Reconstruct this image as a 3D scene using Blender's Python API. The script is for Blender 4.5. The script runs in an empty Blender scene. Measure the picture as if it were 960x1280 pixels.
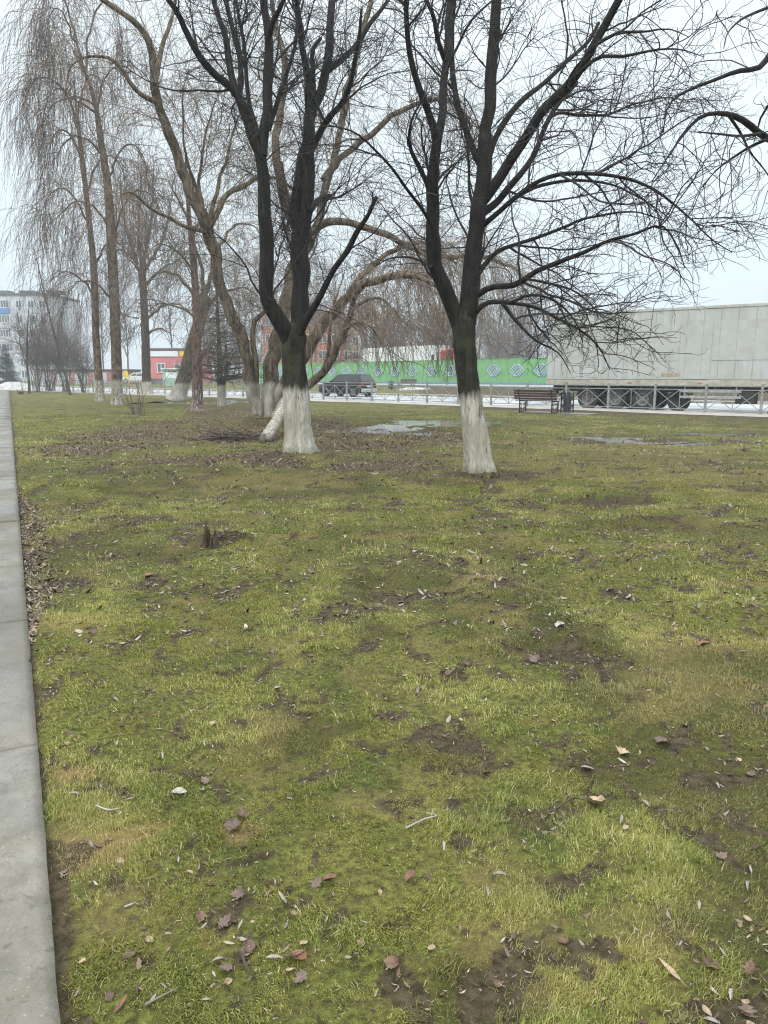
import bpy, math, random
import numpy as np
from mathutils import Vector, Matrix
rng = np.random.default_rng(7)
random.seed(7)
C = bpy.context.scene.collection
R = math.radians
# ------------------------------------------------------------------ camera model (960x1280 picture units)
F, HOR, HC = 930.0, 470.0, 1.4
PIT = math.atan((640 - HOR) / F)
sp, cp = math.sin(PIT), math.cos(PIT)
def ray(px, py):
    a, b = (px - 480) / F, -(py - 640) / F
    return np.array([a, cp + b * sp, -sp + b * cp])
def at(px, py, Y):
    d = ray(px, py); t = Y / d[1]
    return np.array([d[0] * t, Y, HC + d[2] * t])
def gp(px, py, z=0.0):
    d = ray(px, py); t = (z - HC) / d[2]
    return np.array([d[0] * t, d[1] * t, z])
def ppm(Y): return F * cp / Y / 1.0          # pixels per metre, near the horizon
# ------------------------------------------------------------------ noise
def vnoise(x, y, s, seed=0):
    x = np.asarray(x, float) / s + 1000.3; y = np.asarray(y, float) / s + 1000.7
    ix, iy = np.floor(x).astype(np.int64), np.floor(y).astype(np.int64)
    fx, fy = x - ix, y - iy
    fx = fx * fx * (3 - 2 * fx); fy = fy * fy * (3 - 2 * fy)
    def h(a, b):
        n = (a * 374761393 + b * 668265263 + seed * 974711) & 0x7fffffff
        n = ((n ^ (n >> 13)) * 1274126177) & 0x7fffffff
        n = (n ^ (n >> 16)) & 0xffff
        return n / 65535.0
    a = h(ix, iy) * (1 - fx) + h(ix + 1, iy) * fx
    b = h(ix, iy + 1) * (1 - fx) + h(ix + 1, iy + 1) * fx
    return a * (1 - fy) + b * fy
def fbm(x, y, s, seed=0, o=3):
    v = 0; w = 0
    for k in range(o):
        v = v + vnoise(x, y, s / 2 ** k, seed + k * 17) * 0.5 ** k; w += 0.5 ** k
    return v / w
def sstep(a, b, x):
    t = np.clip((x - a) / (b - a), 0, 1); return t * t * (3 - 2 * t)
# ------------------------------------------------------------------ layout lines
def sroad(x, y): return (y + .974 * x - 41.1) / 1.396     # metres beyond the railing line
RN = np.array([.6977, .7163]); RU = np.array([.7163, -.6977])
def road_pt(u, s):                                        # u metres along the railing from X=0, s beyond it
    p = np.array([0, 41.1]) + RU * u + RN * s
    return p
pd = ray(10, HOR)[:2]; PD = pd / np.linalg.norm(pd)       # the path's direction
PN = np.array([PD[1], -PD[0]])                            # to the path's right
p0 = gp(75, 1280, .03)[:2]
PE = float(p0 @ PN)                                       # path right edge offset
def spath(x, y): return x * PN[0] + y * PN[1] - PE        # metres right of the path's edge
def ell(x, y, px, py, rx, ry, seed=1, rough=.35):
    """soft mask, centred at a ground point seen at px,py; rx, ry in picture units"""
    c = gp(px, py); e = gp(px + rx, py); f = gp(px, py - ry); g_ = gp(px, py + ry)
    ax = abs(e[0] - c[0]); ay = abs(f[1] - g_[1]) / 2
    d = np.sqrt(((x - c[0]) / ax) ** 2 + ((y - c[1]) / ay) ** 2)
    d = d + rough * (fbm(x, y, ax * .5, seed) - .5) * 2
    return 1 - sstep(.75, 1.1, d)
SOIL = [(760, 621, 58, 7), (815, 651, 70, 6), (690, 815, 62, 16), (600, 1258, 34, 22), (905, 1168, 30, 14), (745, 1215, 24, 14),
        (45, 690, 24, 60), (60, 735, 34, 16), (515, 735, 60, 20), (540, 700, 26, 9), (245, 672, 52, 11), (615, 598, 60, 10), (375, 575, 60, 10),
        (240, 655, 30, 5), (655, 632, 22, 3), (900, 1075, 35, 24), (140, 1058, 36, 12), (85, 968, 14, 6), (370, 720, 20, 6), (180, 720, 18, 5),
        (640, 760, 30, 8), (420, 770, 30, 7), (720, 850, 36, 10), (850, 800, 26, 8), (340, 880, 24, 10), (520, 915, 26, 8), (830, 1040, 30, 14), (300, 1150, 26, 10), (230, 790, 22, 6), (170, 800, 22, 5), (580, 700, 22, 5), (900, 700, 30, 5), (700, 690, 24, 4), (800, 690, 30, 4), (930, 610, 30, 4), (880, 580, 40, 4),
        (120, 620, 30, 4), (150, 590, 40, 4), (60, 860, 10, 12), (905, 1255, 40, 20), (470, 905, 24, 8), (760, 745, 26, 6), (800, 960, 36, 12), (930, 960, 40, 16), (200, 900, 18, 6), (420, 985, 18, 7), (240, 1210, 22, 10), (500, 1180, 22, 9), (660, 1060, 22, 8), (560, 800, 22, 6)]
LITT = [(330, 534, 150, 20), (470, 548, 110, 22), (210, 540, 120, 14), (545, 543, 40, 9), (110, 560, 90, 8), (290, 575, 150, 10), (470, 580, 70, 8), (300, 515, 60, 7), (40, 660, 18, 50)]
DRY = [(140, 1056, 60, 28), (88, 970, 28, 12), (305, 1045, 26, 12), (640, 1180, 90, 60), (800, 1180, 70, 40), (720, 580, 150, 22), (860, 590, 130, 25), (760, 560, 150, 14), (470, 1010, 50, 20), (150, 1140, 50, 40), (270, 1180, 30, 14), (620, 770, 60, 16), (850, 860, 90, 30), (450, 850, 40, 14), (690, 1240, 70, 30), (330, 600, 90, 12)]
DULL = [(910, 980, 150, 120), (880, 850, 140, 60), (930, 1170, 90, 60), (500, 735, 110, 40), (690, 800, 110, 30), (60, 700, 45, 80), (290, 500, 90, 6), (860, 527, 130, 12), (660, 528, 60, 7), (610, 1250, 80, 60), (200, 690, 60, 12), (300, 600, 160, 16), (560, 590, 110, 12), (390, 920, 90, 26), (180, 590, 80, 10), (560, 940, 60, 24)]
PUD = [(484, 535, 72, 7.5, -.035), (560, 526, 78, 4.6, -.041), (775, 547, 62, 5.0, -.035), (850, 552, 50, 3.2, -.042), (905, 541, 60, 2.2, -.03), (250, 503, 62, 2.6, -.03), (180, 503, 20, 1.4, -.03)]
def masks(x, y):
    m = {}
    so = np.zeros_like(x)
    wx = x + (fbm(x, y, .25, 501) - .5) * .25; wy = y + (fbm(x, y, .25, 502) - .5) * .25
    for i, e in enumerate(SOIL): so = np.maximum(so, ell(wx, wy, *e, seed=30 + i, rough=1.0))
    n = fbm(wx, wy, .3, 5, 4); nf = fbm(wx, wy, .085, 6, 3); r_ = np.hypot(x, y)
    nf2 = np.where(r_ > 7, fbm(wx, wy, .3, 66, 3), nf)
    so = so * sstep(.38, .56, nf2) + 0
    so = np.maximum(so, .85 * sstep(.575, .66, n * .5 + nf2 * .5))
    so = np.maximum(so, .8 * sstep(.62, .72, nf2))
    for i, e in enumerate([(760, 621, 58, 6.5), (815, 651, 66, 4.6), (690, 815, 44, 11), (240, 674, 40, 5), (755, 549, 70, 6), (880, 552, 70, 4), (515, 738, 34, 8)]): so = np.maximum(so, .95 * ell(wx, wy, *e, seed=400 + i, rough=.9))
    li = np.zeros_like(x)
    for i, e in enumerate(LITT): li = np.maximum(li, ell(x, y, *e, seed=60 + i, rough=.7))
    dr = np.zeros_like(x)
    for i, e in enumerate(DRY): dr = np.maximum(dr, ell(x, y, *e, seed=90 + i, rough=.7) * (1.0 if i < 3 else .42))
    dr = np.maximum(dr, .45 * sstep(.58, .74, fbm(x, y, .4, 12, 4)))
    du = np.zeros_like(x)
    for i, e in enumerate(DULL): du = np.maximum(du, ell(x, y, *e, seed=120 + i, rough=.8))
    du = np.maximum(du, .8 * sstep(.5, .7, fbm(x, y, 1.1, 77)))
    s = sroad(x, y)
    so = np.maximum(so, sstep(-5.6, -2.8, s + 3.2 * (fbm(x, y, 1.6, 41) - .5)) * .85 * sstep(1.5, 4, x))
    so = np.maximum(so, 1 - sstep(.0, .05, spath(x, y) + .12 * (fbm(x, y, .3, 43) - .5)))
    m['soil'] = np.clip(so, 0, 1); m['litter'] = np.clip(li, 0, 1) * (.45 + .55 * sstep(.3, .6, fbm(x, y, .8, 99))); m['dry'] = np.clip(dr, 0, 1); m['dull'] = np.clip(du, 0, 1)
    return m
WILLOW = gp(325, 530)
def gz(x, y):
    x = np.asarray(x, float); y = np.asarray(y, float)
    r = np.hypot(x, y)
    z = (fbm(x, y, 3.2, 3, 2) - .5) * .10 + (fbm(x, y, .7, 4, 2) - .5) * .035 * np.clip(18 / (r + 1), 0, 1)
    z = z + (fbm(x, y, .16, 8, 2) - .5) * .032 * np.clip(6 / (r + 1), 0, 1)
    for (px, py, rx, ry, d) in [(760, 621, 66, 8, -.10), (815, 651, 78, 7, -.09), (690, 815, 70, 18, -.05), (515, 735, 70, 24, -.05), (600, 1255, 50, 40, -.015)]:
        z = z + d * ell(x, y, px, py, rx, ry, 15, .3)
    # swellings round trees
    for (px, py, h, w) in [(325, 530, .22, 1.6), (300, 540, .10, 1.5), (375, 570, .07, .7), (598, 592, .08, .7), (247, 517, .1, .9), (285, 671, .05, .22)]:
        c = gp(px, py); z = z + h * np.exp(-((x - c[0]) ** 2 + (y - c[1]) ** 2) / (2 * (w * .6) ** 2))
    for (px, py, rx, ry, d) in PUD:
        z = np.where(ell(x, y, px, py, rx * 1.9, ry * 2.2, 16, .1) > .02, np.maximum(z, d + .018), z)
    for (px, py, rx, ry, d) in PUD:
        k = ell(x, y, px, py, rx * 1.05, ry * 1.1, 21, .8); z = z * (1 - k) + (d - .012 + (fbm(x, y, .5, 31, 4) - .5) * .13) * k
    s = sroad(x, y)
    k = sstep(-3.0, -2.1, s); z = z * (1 - k)
    z = np.where(s > .28, -.09, z)
    z = np.where(s > 13.2, .02 + .48 * sstep(13.2, 25, s), z)
    sp_ = spath(x, y); k = 1 - sstep(.02, .35, sp_); z = z * (1 - k) - .005 * k
    return z
# ------------------------------------------------------------------ mesh helpers
def mesh_np(name, V, quads=None, tris=None):
    me = bpy.data.meshes.new(name)
    V = np.ascontiguousarray(V, np.float32)
    me.vertices.add(len(V)); me.vertices.foreach_set('co', V.ravel())
    nq = 0 if quads is None else len(quads); nt = 0 if tris is None else len(tris)
    li = []
    if nq: li.append(np.asarray(quads, np.int32).ravel())
    if nt: li.append(np.asarray(tris, np.int32).ravel())
    li = np.concatenate(li)
    me.loops.add(len(li)); me.loops.foreach_set('vertex_index', li)
    ls = np.concatenate([np.arange(nq, dtype=np.int32) * 4, nq * 4 + np.arange(nt, dtype=np.int32) * 3])
    me.polygons.add(nq + nt); me.polygons.foreach_set('loop_start', ls)
    me.update(calc_edges=True)
    return me
def smooth(me): me.polygons.foreach_set('use_smooth', np.ones(len(me.polygons), bool)); return me
def link(name, me, mat=None, parent=None, loc=None):
    o = bpy.data.objects.new(name, me); C.objects.link(o)
    if mat is not None:
        for m in (mat if isinstance(mat, (list, tuple)) else [mat]): me.materials.append(m)
    if parent is not None: o.parent = parent
    if loc is not None: o.location = tuple(float(v) for v in loc)
    return o
def tag(o, label=None, cat=None, group=None, kind=None):
    if label: o['label'] = label
    if cat: o['category'] = cat
    if group: o['group'] = group
    if kind: o['kind'] = kind
    return o
def thing(name, label, cat, loc=(0, 0, 0), rz=0, group=None):
    o = bpy.data.objects.new(name, None); C.objects.link(o)
    o.empty_display_size = .2
    o.location = tuple(float(v) for v in loc); o.rotation_euler = (0, 0, rz)
    return tag(o, label, cat, group)
def copy_tree(o, parent=None):
    c = o.copy(); C.objects.link(c)
    if parent is not None: c.parent = parent
    for ch in list(o.children): copy_tree(ch, c)
    return c
class MB:
    def __init__(s): s.v = []; s.f = []
    def add(s, v, f):
        n = len(s.v); s.v += [tuple(float(q) for q in p) for p in v]; s.f += [tuple(n + i for i in q) for q in f]; return s
    def box(s, c, d, M=None, ch=0.0):
        x, y, z = d[0] / 2, d[1] / 2, d[2] / 2
        if ch <= 0:
            v = [(i * x, j * y, k * z) for i in (-1, 1) for j in (-1, 1) for k in (-1, 1)]
            f = [(0, 1, 3, 2), (4, 6, 7, 5), (0, 4, 5, 1), (2, 3, 7, 6), (0, 2, 6, 4), (1, 5, 7, 3)]
        else:
            pr = [(-x + ch, -y), (x - ch, -y), (x, -y + ch), (x, y - ch), (x - ch, y), (-x + ch, y), (-x, y - ch), (-x, -y + ch)]
            pi = [(a * (x - ch) / x, b * (y - ch) / y) for a, b in pr]
            v = [(a, b, -z) for a, b in pi] + [(a, b, -z + ch) for a, b in pr] + [(a, b, z - ch) for a, b in pr] + [(a, b, z) for a, b in pi]
            f = [tuple(range(7, -1, -1)), tuple(range(24, 32))]
            for L in range(3):
                for i in range(8):
                    j = (i + 1) % 8; f.append((L * 8 + i, L * 8 + j, L * 8 + 8 + j, L * 8 + 8 + i))
        out = []
        for p in v:
            q = Vector(p)
            if M is not None: q = M @ q
            out.append((q[0] + c[0], q[1] + c[1], q[2] + c[2]))
        return s.add(out, f)
    def bar(s, a, b, w, h=None):
        a, b = Vector(a), Vector(b); d = b - a; L = d.length
        q = d.to_track_quat('X', 'Z').to_matrix()
        return s.box((a + b) / 2, (L, w, h or w), q)
    def cyl(s, a, b, r0, r1=None, n=14, cap=True):
        a, b = Vector(a), Vector(b); r1 = r0 if r1 is None else r1
        q = (b - a).to_track_quat('Z', 'Y').to_matrix()
        v = []
        for (p, r) in ((a, r0), (b, r1)):
            for i in range(n):
                t = 2 * math.pi * i / n; v.append(tuple(p + q @ Vector((r * math.cos(t), r * math.sin(t), 0))))
        f = [(i, (i + 1) % n, n + (i + 1) % n, n + i) for i in range(n)]
        if cap: f += [tuple(range(n - 1, -1, -1)), tuple(range(n, 2 * n))]
        return s.add(v, f)
    def lathe(s, prof, c, axis='Z', n=24, cap=True):
        v = []; m = len(prof)
        for (r, h) in prof:
            for i in range(n):
                t = 2 * math.pi * i / n; a, b = r * math.cos(t), r * math.sin(t)
                p = (a, b, h) if axis == 'Z' else (a, h, b)
                v.append((p[0] + c[0], p[1] + c[1], p[2] + c[2]))
        f = []
        for k in range(m - 1):
            for i in range(n):
                j = (i + 1) % n; f.append((k * n + i, k * n + j, (k + 1) * n + j, (k + 1) * n + i))
        if cap: f += [tuple(range(n - 1, -1, -1)), tuple(range((m - 1) * n, m * n))]
        return s.add(v, f)
    def prism(s, poly, y0, y1, top=None):
        """poly of (x, z); between y0 and y1; top = another poly for the y1 side"""
        n = len(poly); t = top or poly
        v = [(x, y0, z) for x, z in poly] + [(x, y1, z) for x, z in t]
        f = [tuple(range(n)), tuple(range(2 * n - 1, n - 1, -1))] + [(i, n + i, n + (i + 1) % n, (i + 1) % n) for i in range(n)]
        return s.add(v, f)
    def build(s, name, mat, parent=None, loc=None, sm=False):
        me = bpy.data.meshes.new(name); me.from_pydata(s.v, [], s.f); me.update()
        if sm: smooth(me)
        import bmesh as bmm
        b = bmm.new(); b.from_mesh(me); bmm.ops.recalc_face_normals(b, faces=b.faces); b.to_mesh(me); b.free()
        return link(name, me, mat, parent, loc)
# tubes, vectorised ------------------------------------------------------------------
def norm(a): return a / np.maximum(np.linalg.norm(a, axis=-1, keepdims=True), 1e-9)
def tubes(P, Rr, sides):
    """P (K,n,3), Rr (K,n) -> verts, quads"""
    K, n = P.shape[:2]
    T = np.empty_like(P); T[:, 1:-1] = P[:, 2:] - P[:, :-2]; T[:, 0] = P[:, 1] - P[:, 0]; T[:, -1] = P[:, -1] - P[:, -2]
    T = norm(T)
    ref = np.where(np.abs(T[:, 0, 2:3]) > .8, np.array([[1., 0, 0]]), np.array([[0, 0, 1.]]))
    u = norm(np.cross(T[:, 0], ref)); U = np.empty_like(P); U[:, 0] = u
    for i in range(1, n):
        u = u - (u * T[:, i]).sum(-1, keepdims=True) * T[:, i]; u = norm(u); U[:, i] = u
    W = np.cross(T, U)
    a = np.arange(sides) * 2 * np.pi / sides
    ring = U[:, :, None, :] * np.cos(a)[None, None, :, None] + W[:, :, None, :] * np.sin(a)[None, None, :, None]
    V = P[:, :, None, :] + ring * Rr[:, :, None, None]
    idx = np.arange(K * n * sides).reshape(K, n, sides)
    nx = np.roll(idx, -1, axis=2)
    q = np.stack([idx[:, :-1], nx[:, :-1], nx[:, 1:], idx[:, 1:]], -1).reshape(-1, 4)
    return V.reshape(-1, 3), q
def merge(parts):
    V = []; Q = []; n = 0
    for v, q in parts: V.append(v); Q.append(q + n); n += len(v)
    return np.concatenate(V), np.concatenate(Q)
def resample(pts, rad, n):
    """Catmull-Rom through points, n samples evenly along it"""
    pts = np.asarray(pts, float); rad = np.asarray(rad, float)
    if len(pts) == 2: pts = np.array([pts[0], pts.mean(0), pts[1]]); rad = np.array([rad[0], rad.mean(), rad[1]])
    e = np.vstack([2 * pts[0] - pts[1], pts, 2 * pts[-1] - pts[-2]])
    out = []; ro = []
    for i in range(1, len(e) - 2):
        t = np.linspace(0, 1, 12, endpoint=False)[:, None]
        p0_, p1, p2, p3 = e[i - 1], e[i], e[i + 1], e[i + 2]
        out.append(.5 * (2 * p1 + (p2 - p0_) * t + (2 * p0_ - 5 * p1 + 4 * p2 - p3) * t ** 2 + (3 * p1 - p0_ - 3 * p2 + p3) * t ** 3))
        ro.append(rad[i - 1] * (1 - t[:, 0]) + rad[i] * t[:, 0])
    out = np.vstack(out + [pts[-1:]]); ro = np.concatenate(ro + [rad[-1:]])
    d = np.concatenate([[0], np.cumsum(np.linalg.norm(np.diff(out, axis=0), axis=1))])
    s = np.linspace(0, d[-1], n)
    return np.stack([np.interp(s, d, out[:, k]) for k in range(3)], -1), np.interp(s, d, ro)
def spawn(P, Rr, per_m, L, ang, n, wander, grav, rmax, rtip=.0018, tmin=.1, curl=0.0, shorten=.5, up=0.0, maxn=None, zmin=None):
    """children of a batch of branches: returns (M,n,3), (M,n)"""
    seg = np.linalg.norm(np.diff(P, axis=1), axis=2); cum = np.concatenate([np.zeros((len(P), 1)), np.cumsum(seg, 1)], 1); tot = cum[:, -1]
    cnt = rng.poisson(per_m * tot * (1 - tmin))
    k = np.repeat(np.arange(len(P)), cnt); M = len(k)
    if maxn and M > maxn: k = rng.permutation(k)[:maxn]; M = maxn
    if M == 0: return np.zeros((0, n, 3)), np.zeros((0, n))
    t = tmin + (1 - tmin) * rng.random(M)
    nn = P.shape[1]; f = t * (nn - 1); i = np.minimum(f.astype(int), nn - 2); w = (f - i)[:, None]
    a = P[k, i]; b = P[k, i + 1]; pos = a * (1 - w) + b * w; tan = norm(b - a)
    pr = Rr[k, i] * (1 - w[:, 0]) + Rr[k, i + 1] * w[:, 0]
    rv = rng.normal(size=(M, 3)); rv[:, 2] += up; perp = norm(rv - (rv * tan).sum(-1, keepdims=True) * tan)
    an = np.radians(rng.uniform(ang[0], ang[1], M))[:, None]
    d = norm(tan * np.cos(an) + perp * np.sin(an))
    ln = rng.uniform(L[0], L[1], M) * (1 - shorten * t)
    st = (ln / (n - 1))[:, None]
    out = np.empty((M, n, 3)); out[:, 0] = pos
    cv = norm(rng.normal(size=(M, 3))) * curl
    for j in range(1, n):
        d = d + wander * rng.normal(size=(M, 3)) + cv
        d[:, 2] += grav[0] + (grav[1] - grav[0]) * j / n
        d = norm(d); out[:, j] = out[:, j - 1] + d * st
    if zmin is not None:
        lo = out[:, :, 2].min(1); keep = lo > zmin
        if np.ndim(keep) and not keep.all():
            out = out[keep]; ln = ln[keep]; pr = pr[keep]; M = len(out)
    r0 = np.minimum(pr * .62, np.maximum(rmax * (ln / L[1]) ** .7, rtip))
    s = np.linspace(0, 1, n)[None, :]
    rr = r0[:, None] * (1 - s) ** .8 + rtip * np.minimum(1, r0[:, None] / rtip) * s ** .5
    return out, np.maximum(rr, .0006)
# ------------------------------------------------------------------ materials
class NT:
    def __init__(s, name):
        s.m = bpy.data.materials.new(name); s.m.use_nodes = True
        s.t = s.m.node_tree; s.n = s.t.nodes; s.l = s.t.links
        s.b = s.n['Principled BSDF']
    def node(s, t, ins=None, **kw):
        x = s.n.new(t)
        for k, v in kw.items(): setattr(x, k, v)
        if ins:
            for k, v in ins.items():
                if hasattr(v, 'is_linked') or isinstance(v, bpy.types.NodeSocket): s.l.new(v, x.inputs[k])
                else: x.inputs[k].default_value = v
        return x
    def coord(s, which='Object', scale=(1, 1, 1)):
        tc = s.node('ShaderNodeTexCoord'); mp = s.node('ShaderNodeMapping')
        mp.inputs['Scale'].default_value = scale; s.l.new(tc.outputs[which], mp.inputs['Vector']); return mp.outputs[0]
    def noise(s, vec, scale, detail=4, rough=.55, dist=0.0):
        return s.node('ShaderNodeTexNoise', {'Vector': vec, 'Scale': scale, 'Detail': detail, 'Roughness': rough, 'Distortion': dist}).outputs['Fac']
    def ramp(s, fac, stops, interp='LINEAR'):
        x = s.node('ShaderNodeValToRGB'); s.l.new(fac, x.inputs[0]); cr = x.color_ramp; cr.interpolation = interp
        while len(cr.elements) < len(stops): cr.elements.new(.5)
        for e, (p, c) in zip(cr.elements, stops):
            e.position = p; e.color = (c, c, c, 1) if isinstance(c, (int, float)) else (*c[:3], 1)
        return x.outputs[0]
    def mix(s, fac, a, b, blend='MIX'):
        x = s.node('ShaderNodeMix', data_type='RGBA', blend_type=blend)
        for i, v in ((0, fac), (6, a), (7, b)):
            if isinstance(v, bpy.types.NodeSocket): s.l.new(v, x.inputs[i])
            elif isinstance(v, (int, float)): x.inputs[i].default_value = v if i == 0 else (v, v, v, 1)
            else: x.inputs[i].default_value = (*v[:3], 1)
        return x.outputs[2]
    def math(s, op, a, b=0.0, clamp=False):
        x = s.node('ShaderNodeMath', operation=op, use_clamp=clamp)
        for i, v in ((0, a), (1, b)):
            if isinstance(v, bpy.types.NodeSocket): s.l.new(v, x.inputs[i])
            else: x.inputs[i].default_value = v
        return x.outputs[0]
    def attr(s, name, out='Fac'): return s.node('ShaderNodeAttribute', attribute_name=name).outputs[out]
    def set(s, **kw):
        for k, v in kw.items():
            k = {'col': 'Base Color', 'rough': 'Roughness', 'spec': 'Specular IOR Level', 'metal': 'Metallic', 'nor': 'Normal', 'sheen': 'Sheen Weight', 'trans': 'Transmission Weight', 'alpha': 'Alpha', 'coat': 'Coat Weight'}[k]
            if isinstance(v, bpy.types.NodeSocket): s.l.new(v, s.b.inputs[k])
            else: s.b.inputs[k].default_value = (*v[:3], 1) if isinstance(v, (tuple, list)) else v
        return s
    def bump(s, h, dist=.01, strength=1.0):
        x = s.node('ShaderNodeBump', {'Height': h, 'Strength': strength, 'Distance': dist}); s.l.new(x.outputs[0], s.b.inputs['Normal']); return s
def plain(name, col, rough=.6, var=.15, scale=6, metal=0, spec=.4, dirt=None, bump=0):
    t = NT(name); v = t.coord('Object')
    n = t.noise(v, scale, 5, .6)
    c = t.mix(t.ramp(n, [(.35, 0.), (.7, 1.)]), [q * (1 - var) for q in col], [min(1, q * (1 + var)) for q in col])
    if dirt:
        c = t.mix(t.ramp(t.noise(v, scale * .7, 6, .7), [(.5, 0.), (.72, .7)]), c, dirt)
    t.set(col=c, rough=t.ramp(t.noise(v, scale * 2, 3), [(.3, max(0, rough - .1)), (.7, min(1, rough + .1))]), metal=metal, spec=spec)
    if bump: t.bump(n, bump)
    return t.m
def bark(name, dark, light, moss=None, mossamt=.5, wash=None, zs=.22, scale=14, rough=.85, ridged=.012, patchy=0.0, washcol=(.47, .455, .41)):
    t = NT(name); v = t.coord('Object', (1, 1, zs)); v1 = t.coord('Object')
    a = t.noise(v, scale, 8, .65, .3); b = t.noise(v, scale * 3.1, 5, .6)
    h = t.math('ADD', t.math('MULTIPLY', a, .7), t.math('MULTIPLY', b, .3))
    c = t.mix(t.ramp(h, [(.43, 0.), (.58, 1.)]), dark, light)
    if moss:
        mm = t.ramp(t.noise(v1, 3.2, 6, .7), [(.62 - .25 * mossamt, 0.), (.8 - .2 * mossamt, .8)])
        c = t.mix(mm, c, moss)
        sp_ = t.ramp(t.noise(v1, 26, 3, .6), [(.68, 0.), (.76, .5)])      # lichen flecks
        c = t.mix(sp_, c, (.20, .205, .17))
    rg = rough
    if wash:
        sep = t.node('ShaderNodeSeparateXYZ'); t.l.new(v1, sep.inputs[0])
        z = t.math('ADD', sep.outputs[2], t.math('MULTIPLY', t.math('SUBTRACT', t.noise(v, 7, 6, .7), .5), .5))
        edge = t.ramp(t.math('SUBTRACT', t.math('ADD', .5, wash), z), [(.44, 0.), (.58, 1.)])
        flake = t.ramp(t.noise(v, 20, 8, .75, .4), [(.35 + patchy, 0.), (.44 + patchy, 1.)])
        m = t.math('MULTIPLY', edge, flake)
        foot = t.ramp(t.math('ADD', sep.outputs[2], t.math('MULTIPLY', t.noise(v1, 9, 5, .7), .25)), [(.05, 0.), (.27, 1.)])   # splashed mud and worn paint near the soil
        st = t.ramp(t.noise(t.coord('Object', (1, 1, .12)), 6, 6, .65), [(.34, .0), (.62, 1.0)])
        wc = t.mix(st, (.24, .215, .165), washcol)
        wc = t.mix(t.ramp(t.noise(v1, 2.3, 5, .6), [(.4, .55), (.6, 0.)]), wc, (.27, .245, .19))
        wc = t.mix(t.ramp(t.noise(v, 40, 4, .6), [(.3, .75), (.5, 0.)]), wc, (.20, .18, .15))
        wc = t.mix(foot, (.10, .11, .055), wc)
        m = t.math('MULTIPLY', m, t.ramp(foot, [(0, .55), (1, 1.)]))
        c = t.mix(m, c, wc)
    t.set(col=c, rough=rg, spec=.25)
    t.bump(h, ridged * 2, 1.0)
    return t.m
M = {}
M['bark_black'] = bark('wet_black_bark', (.005, .0045, .004), (.027, .0235, .0185), (.040, .044, .016), .6, 1.13, zs=.13, scale=9)
M['limb_black'] = bark('black_limb_bark', (.0045, .004, .0036), (.019, .0165, .0135), (.026, .028, .010), .25)
M['twig_black'] = plain('dark_twig_bark', (.022, .017, .017), .8, .35, 1.5)
M['bark_willow'] = bark('tan_willow_bark', (.042, .033, .023), (.165, .132, .092), (.09, .085, .03), .3, 1.0, scale=11)
M['limb_willow'] = bark('willow_limb_bark', (.045, .036, .025), (.175, .14, .097), (.10, .09, .035), .35, scale=11)
M['twig_willow'] = plain('willow_twig_bark', (.175, .13, .09), .75, .35, 1.0)
M['bark_birch'] = bark('brown_birch_bark', (.05, .032, .02), (.16, .115, .08), (.24, .23, .21), .4, 1.2, scale=9, zs=.4, patchy=.08)
M['twig_birch'] = plain('birch_twig_bark', (.135, .098, .08), .75, .35, 1.0)
M['bark_dark'] = bark('grey_dark_bark', (.02, .017, .014), (.075, .062, .05), (.06, .062, .03), .3, 1.0)
M['bark_red'] = bark('reddish_bark', (.05, .03, .025), (.15, .10, .085), None, 0, 1.0, patchy=.16)
M['bark_grey'] = bark('grey_stem_bark', (.03, .026, .022), (.10, .085, .07))
M['twig_grey'] = plain('grey_twig_bark', (.105, .09, .08), .8, .35, 1.0)
M['twig_far'] = plain('far_twig_bark', (.085, .07, .062), .8, .35, .6)
# ------------------------------------------------------------------ trees
NL = 30
def roundtube(pts, rad, n, sides, rough=.06, flare=0.0, seed=0, fine=0.0):
    """one thick tube with uneven girth; flare widens the foot with root lobes"""
    P, r = resample(pts, rad, n)
    V, q = tubes(P[None], r[None], sides)
    V = V.reshape(n, sides, 3); ce = P[:, None, :]
    a = np.arange(sides) * 2 * np.pi / sides; s = np.concatenate([[0], np.cumsum(np.linalg.norm(np.diff(P, axis=0), axis=1))])
    nz = fbm(np.cos(a)[None, :] * 1.3 + s[:, None] * .0 + 5, s[:, None] * 1.6 + np.sin(a)[None, :] * 1.3, .8, seed, 3) - .5
    k = 1 + rough * 4 * nz
    if rad[0] > .05 and n > 24:                                   # knots and healed pruning scars
        for _ in range(int(s[-1] * 1.6)):
            s0, a0_, hk = rng.uniform(.1, 1) * s[-1], rng.uniform(0, 6.28), rng.uniform(.04, .16)
            da = np.angle(np.exp(1j * (a - a0_))); k = k + hk * np.exp(-((s[:, None] - s0) / .05) ** 2 - (da[None, :] * r[:, None] / .04) ** 2)
    if fine:
        rr_ = r.mean(); u_ = np.arange(sides) / sides
        g = np.minimum(1, 1.0) * (fbm((a * rr_)[None, :] + .15 * fbm(a[None, :] * rr_, s[:, None], .1, seed + 4), s[:, None] * .22, .035, seed + 9, 2) - .5)
        k = k + fine * g / r[:, None]
    if flare:
        k = k + flare * np.exp(-s[:, None] / .16) * (.55 + .9 * (.5 + .5 * np.cos(5 * a[None, :] + seed)) * vnoise(a[None, :] * 2, a[None, :] * 0, 1, seed))
    V = ce + (V - ce) * k[:, :, None]
    V = np.vstack([V.reshape(-1, 3), P[-1:]])
    last = np.arange((n - 1) * sides, n * sides)
    tr = np.stack([last, np.roll(last, -1), np.full(sides, n * sides)], -1)
    return V, q, tr, P, r
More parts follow.
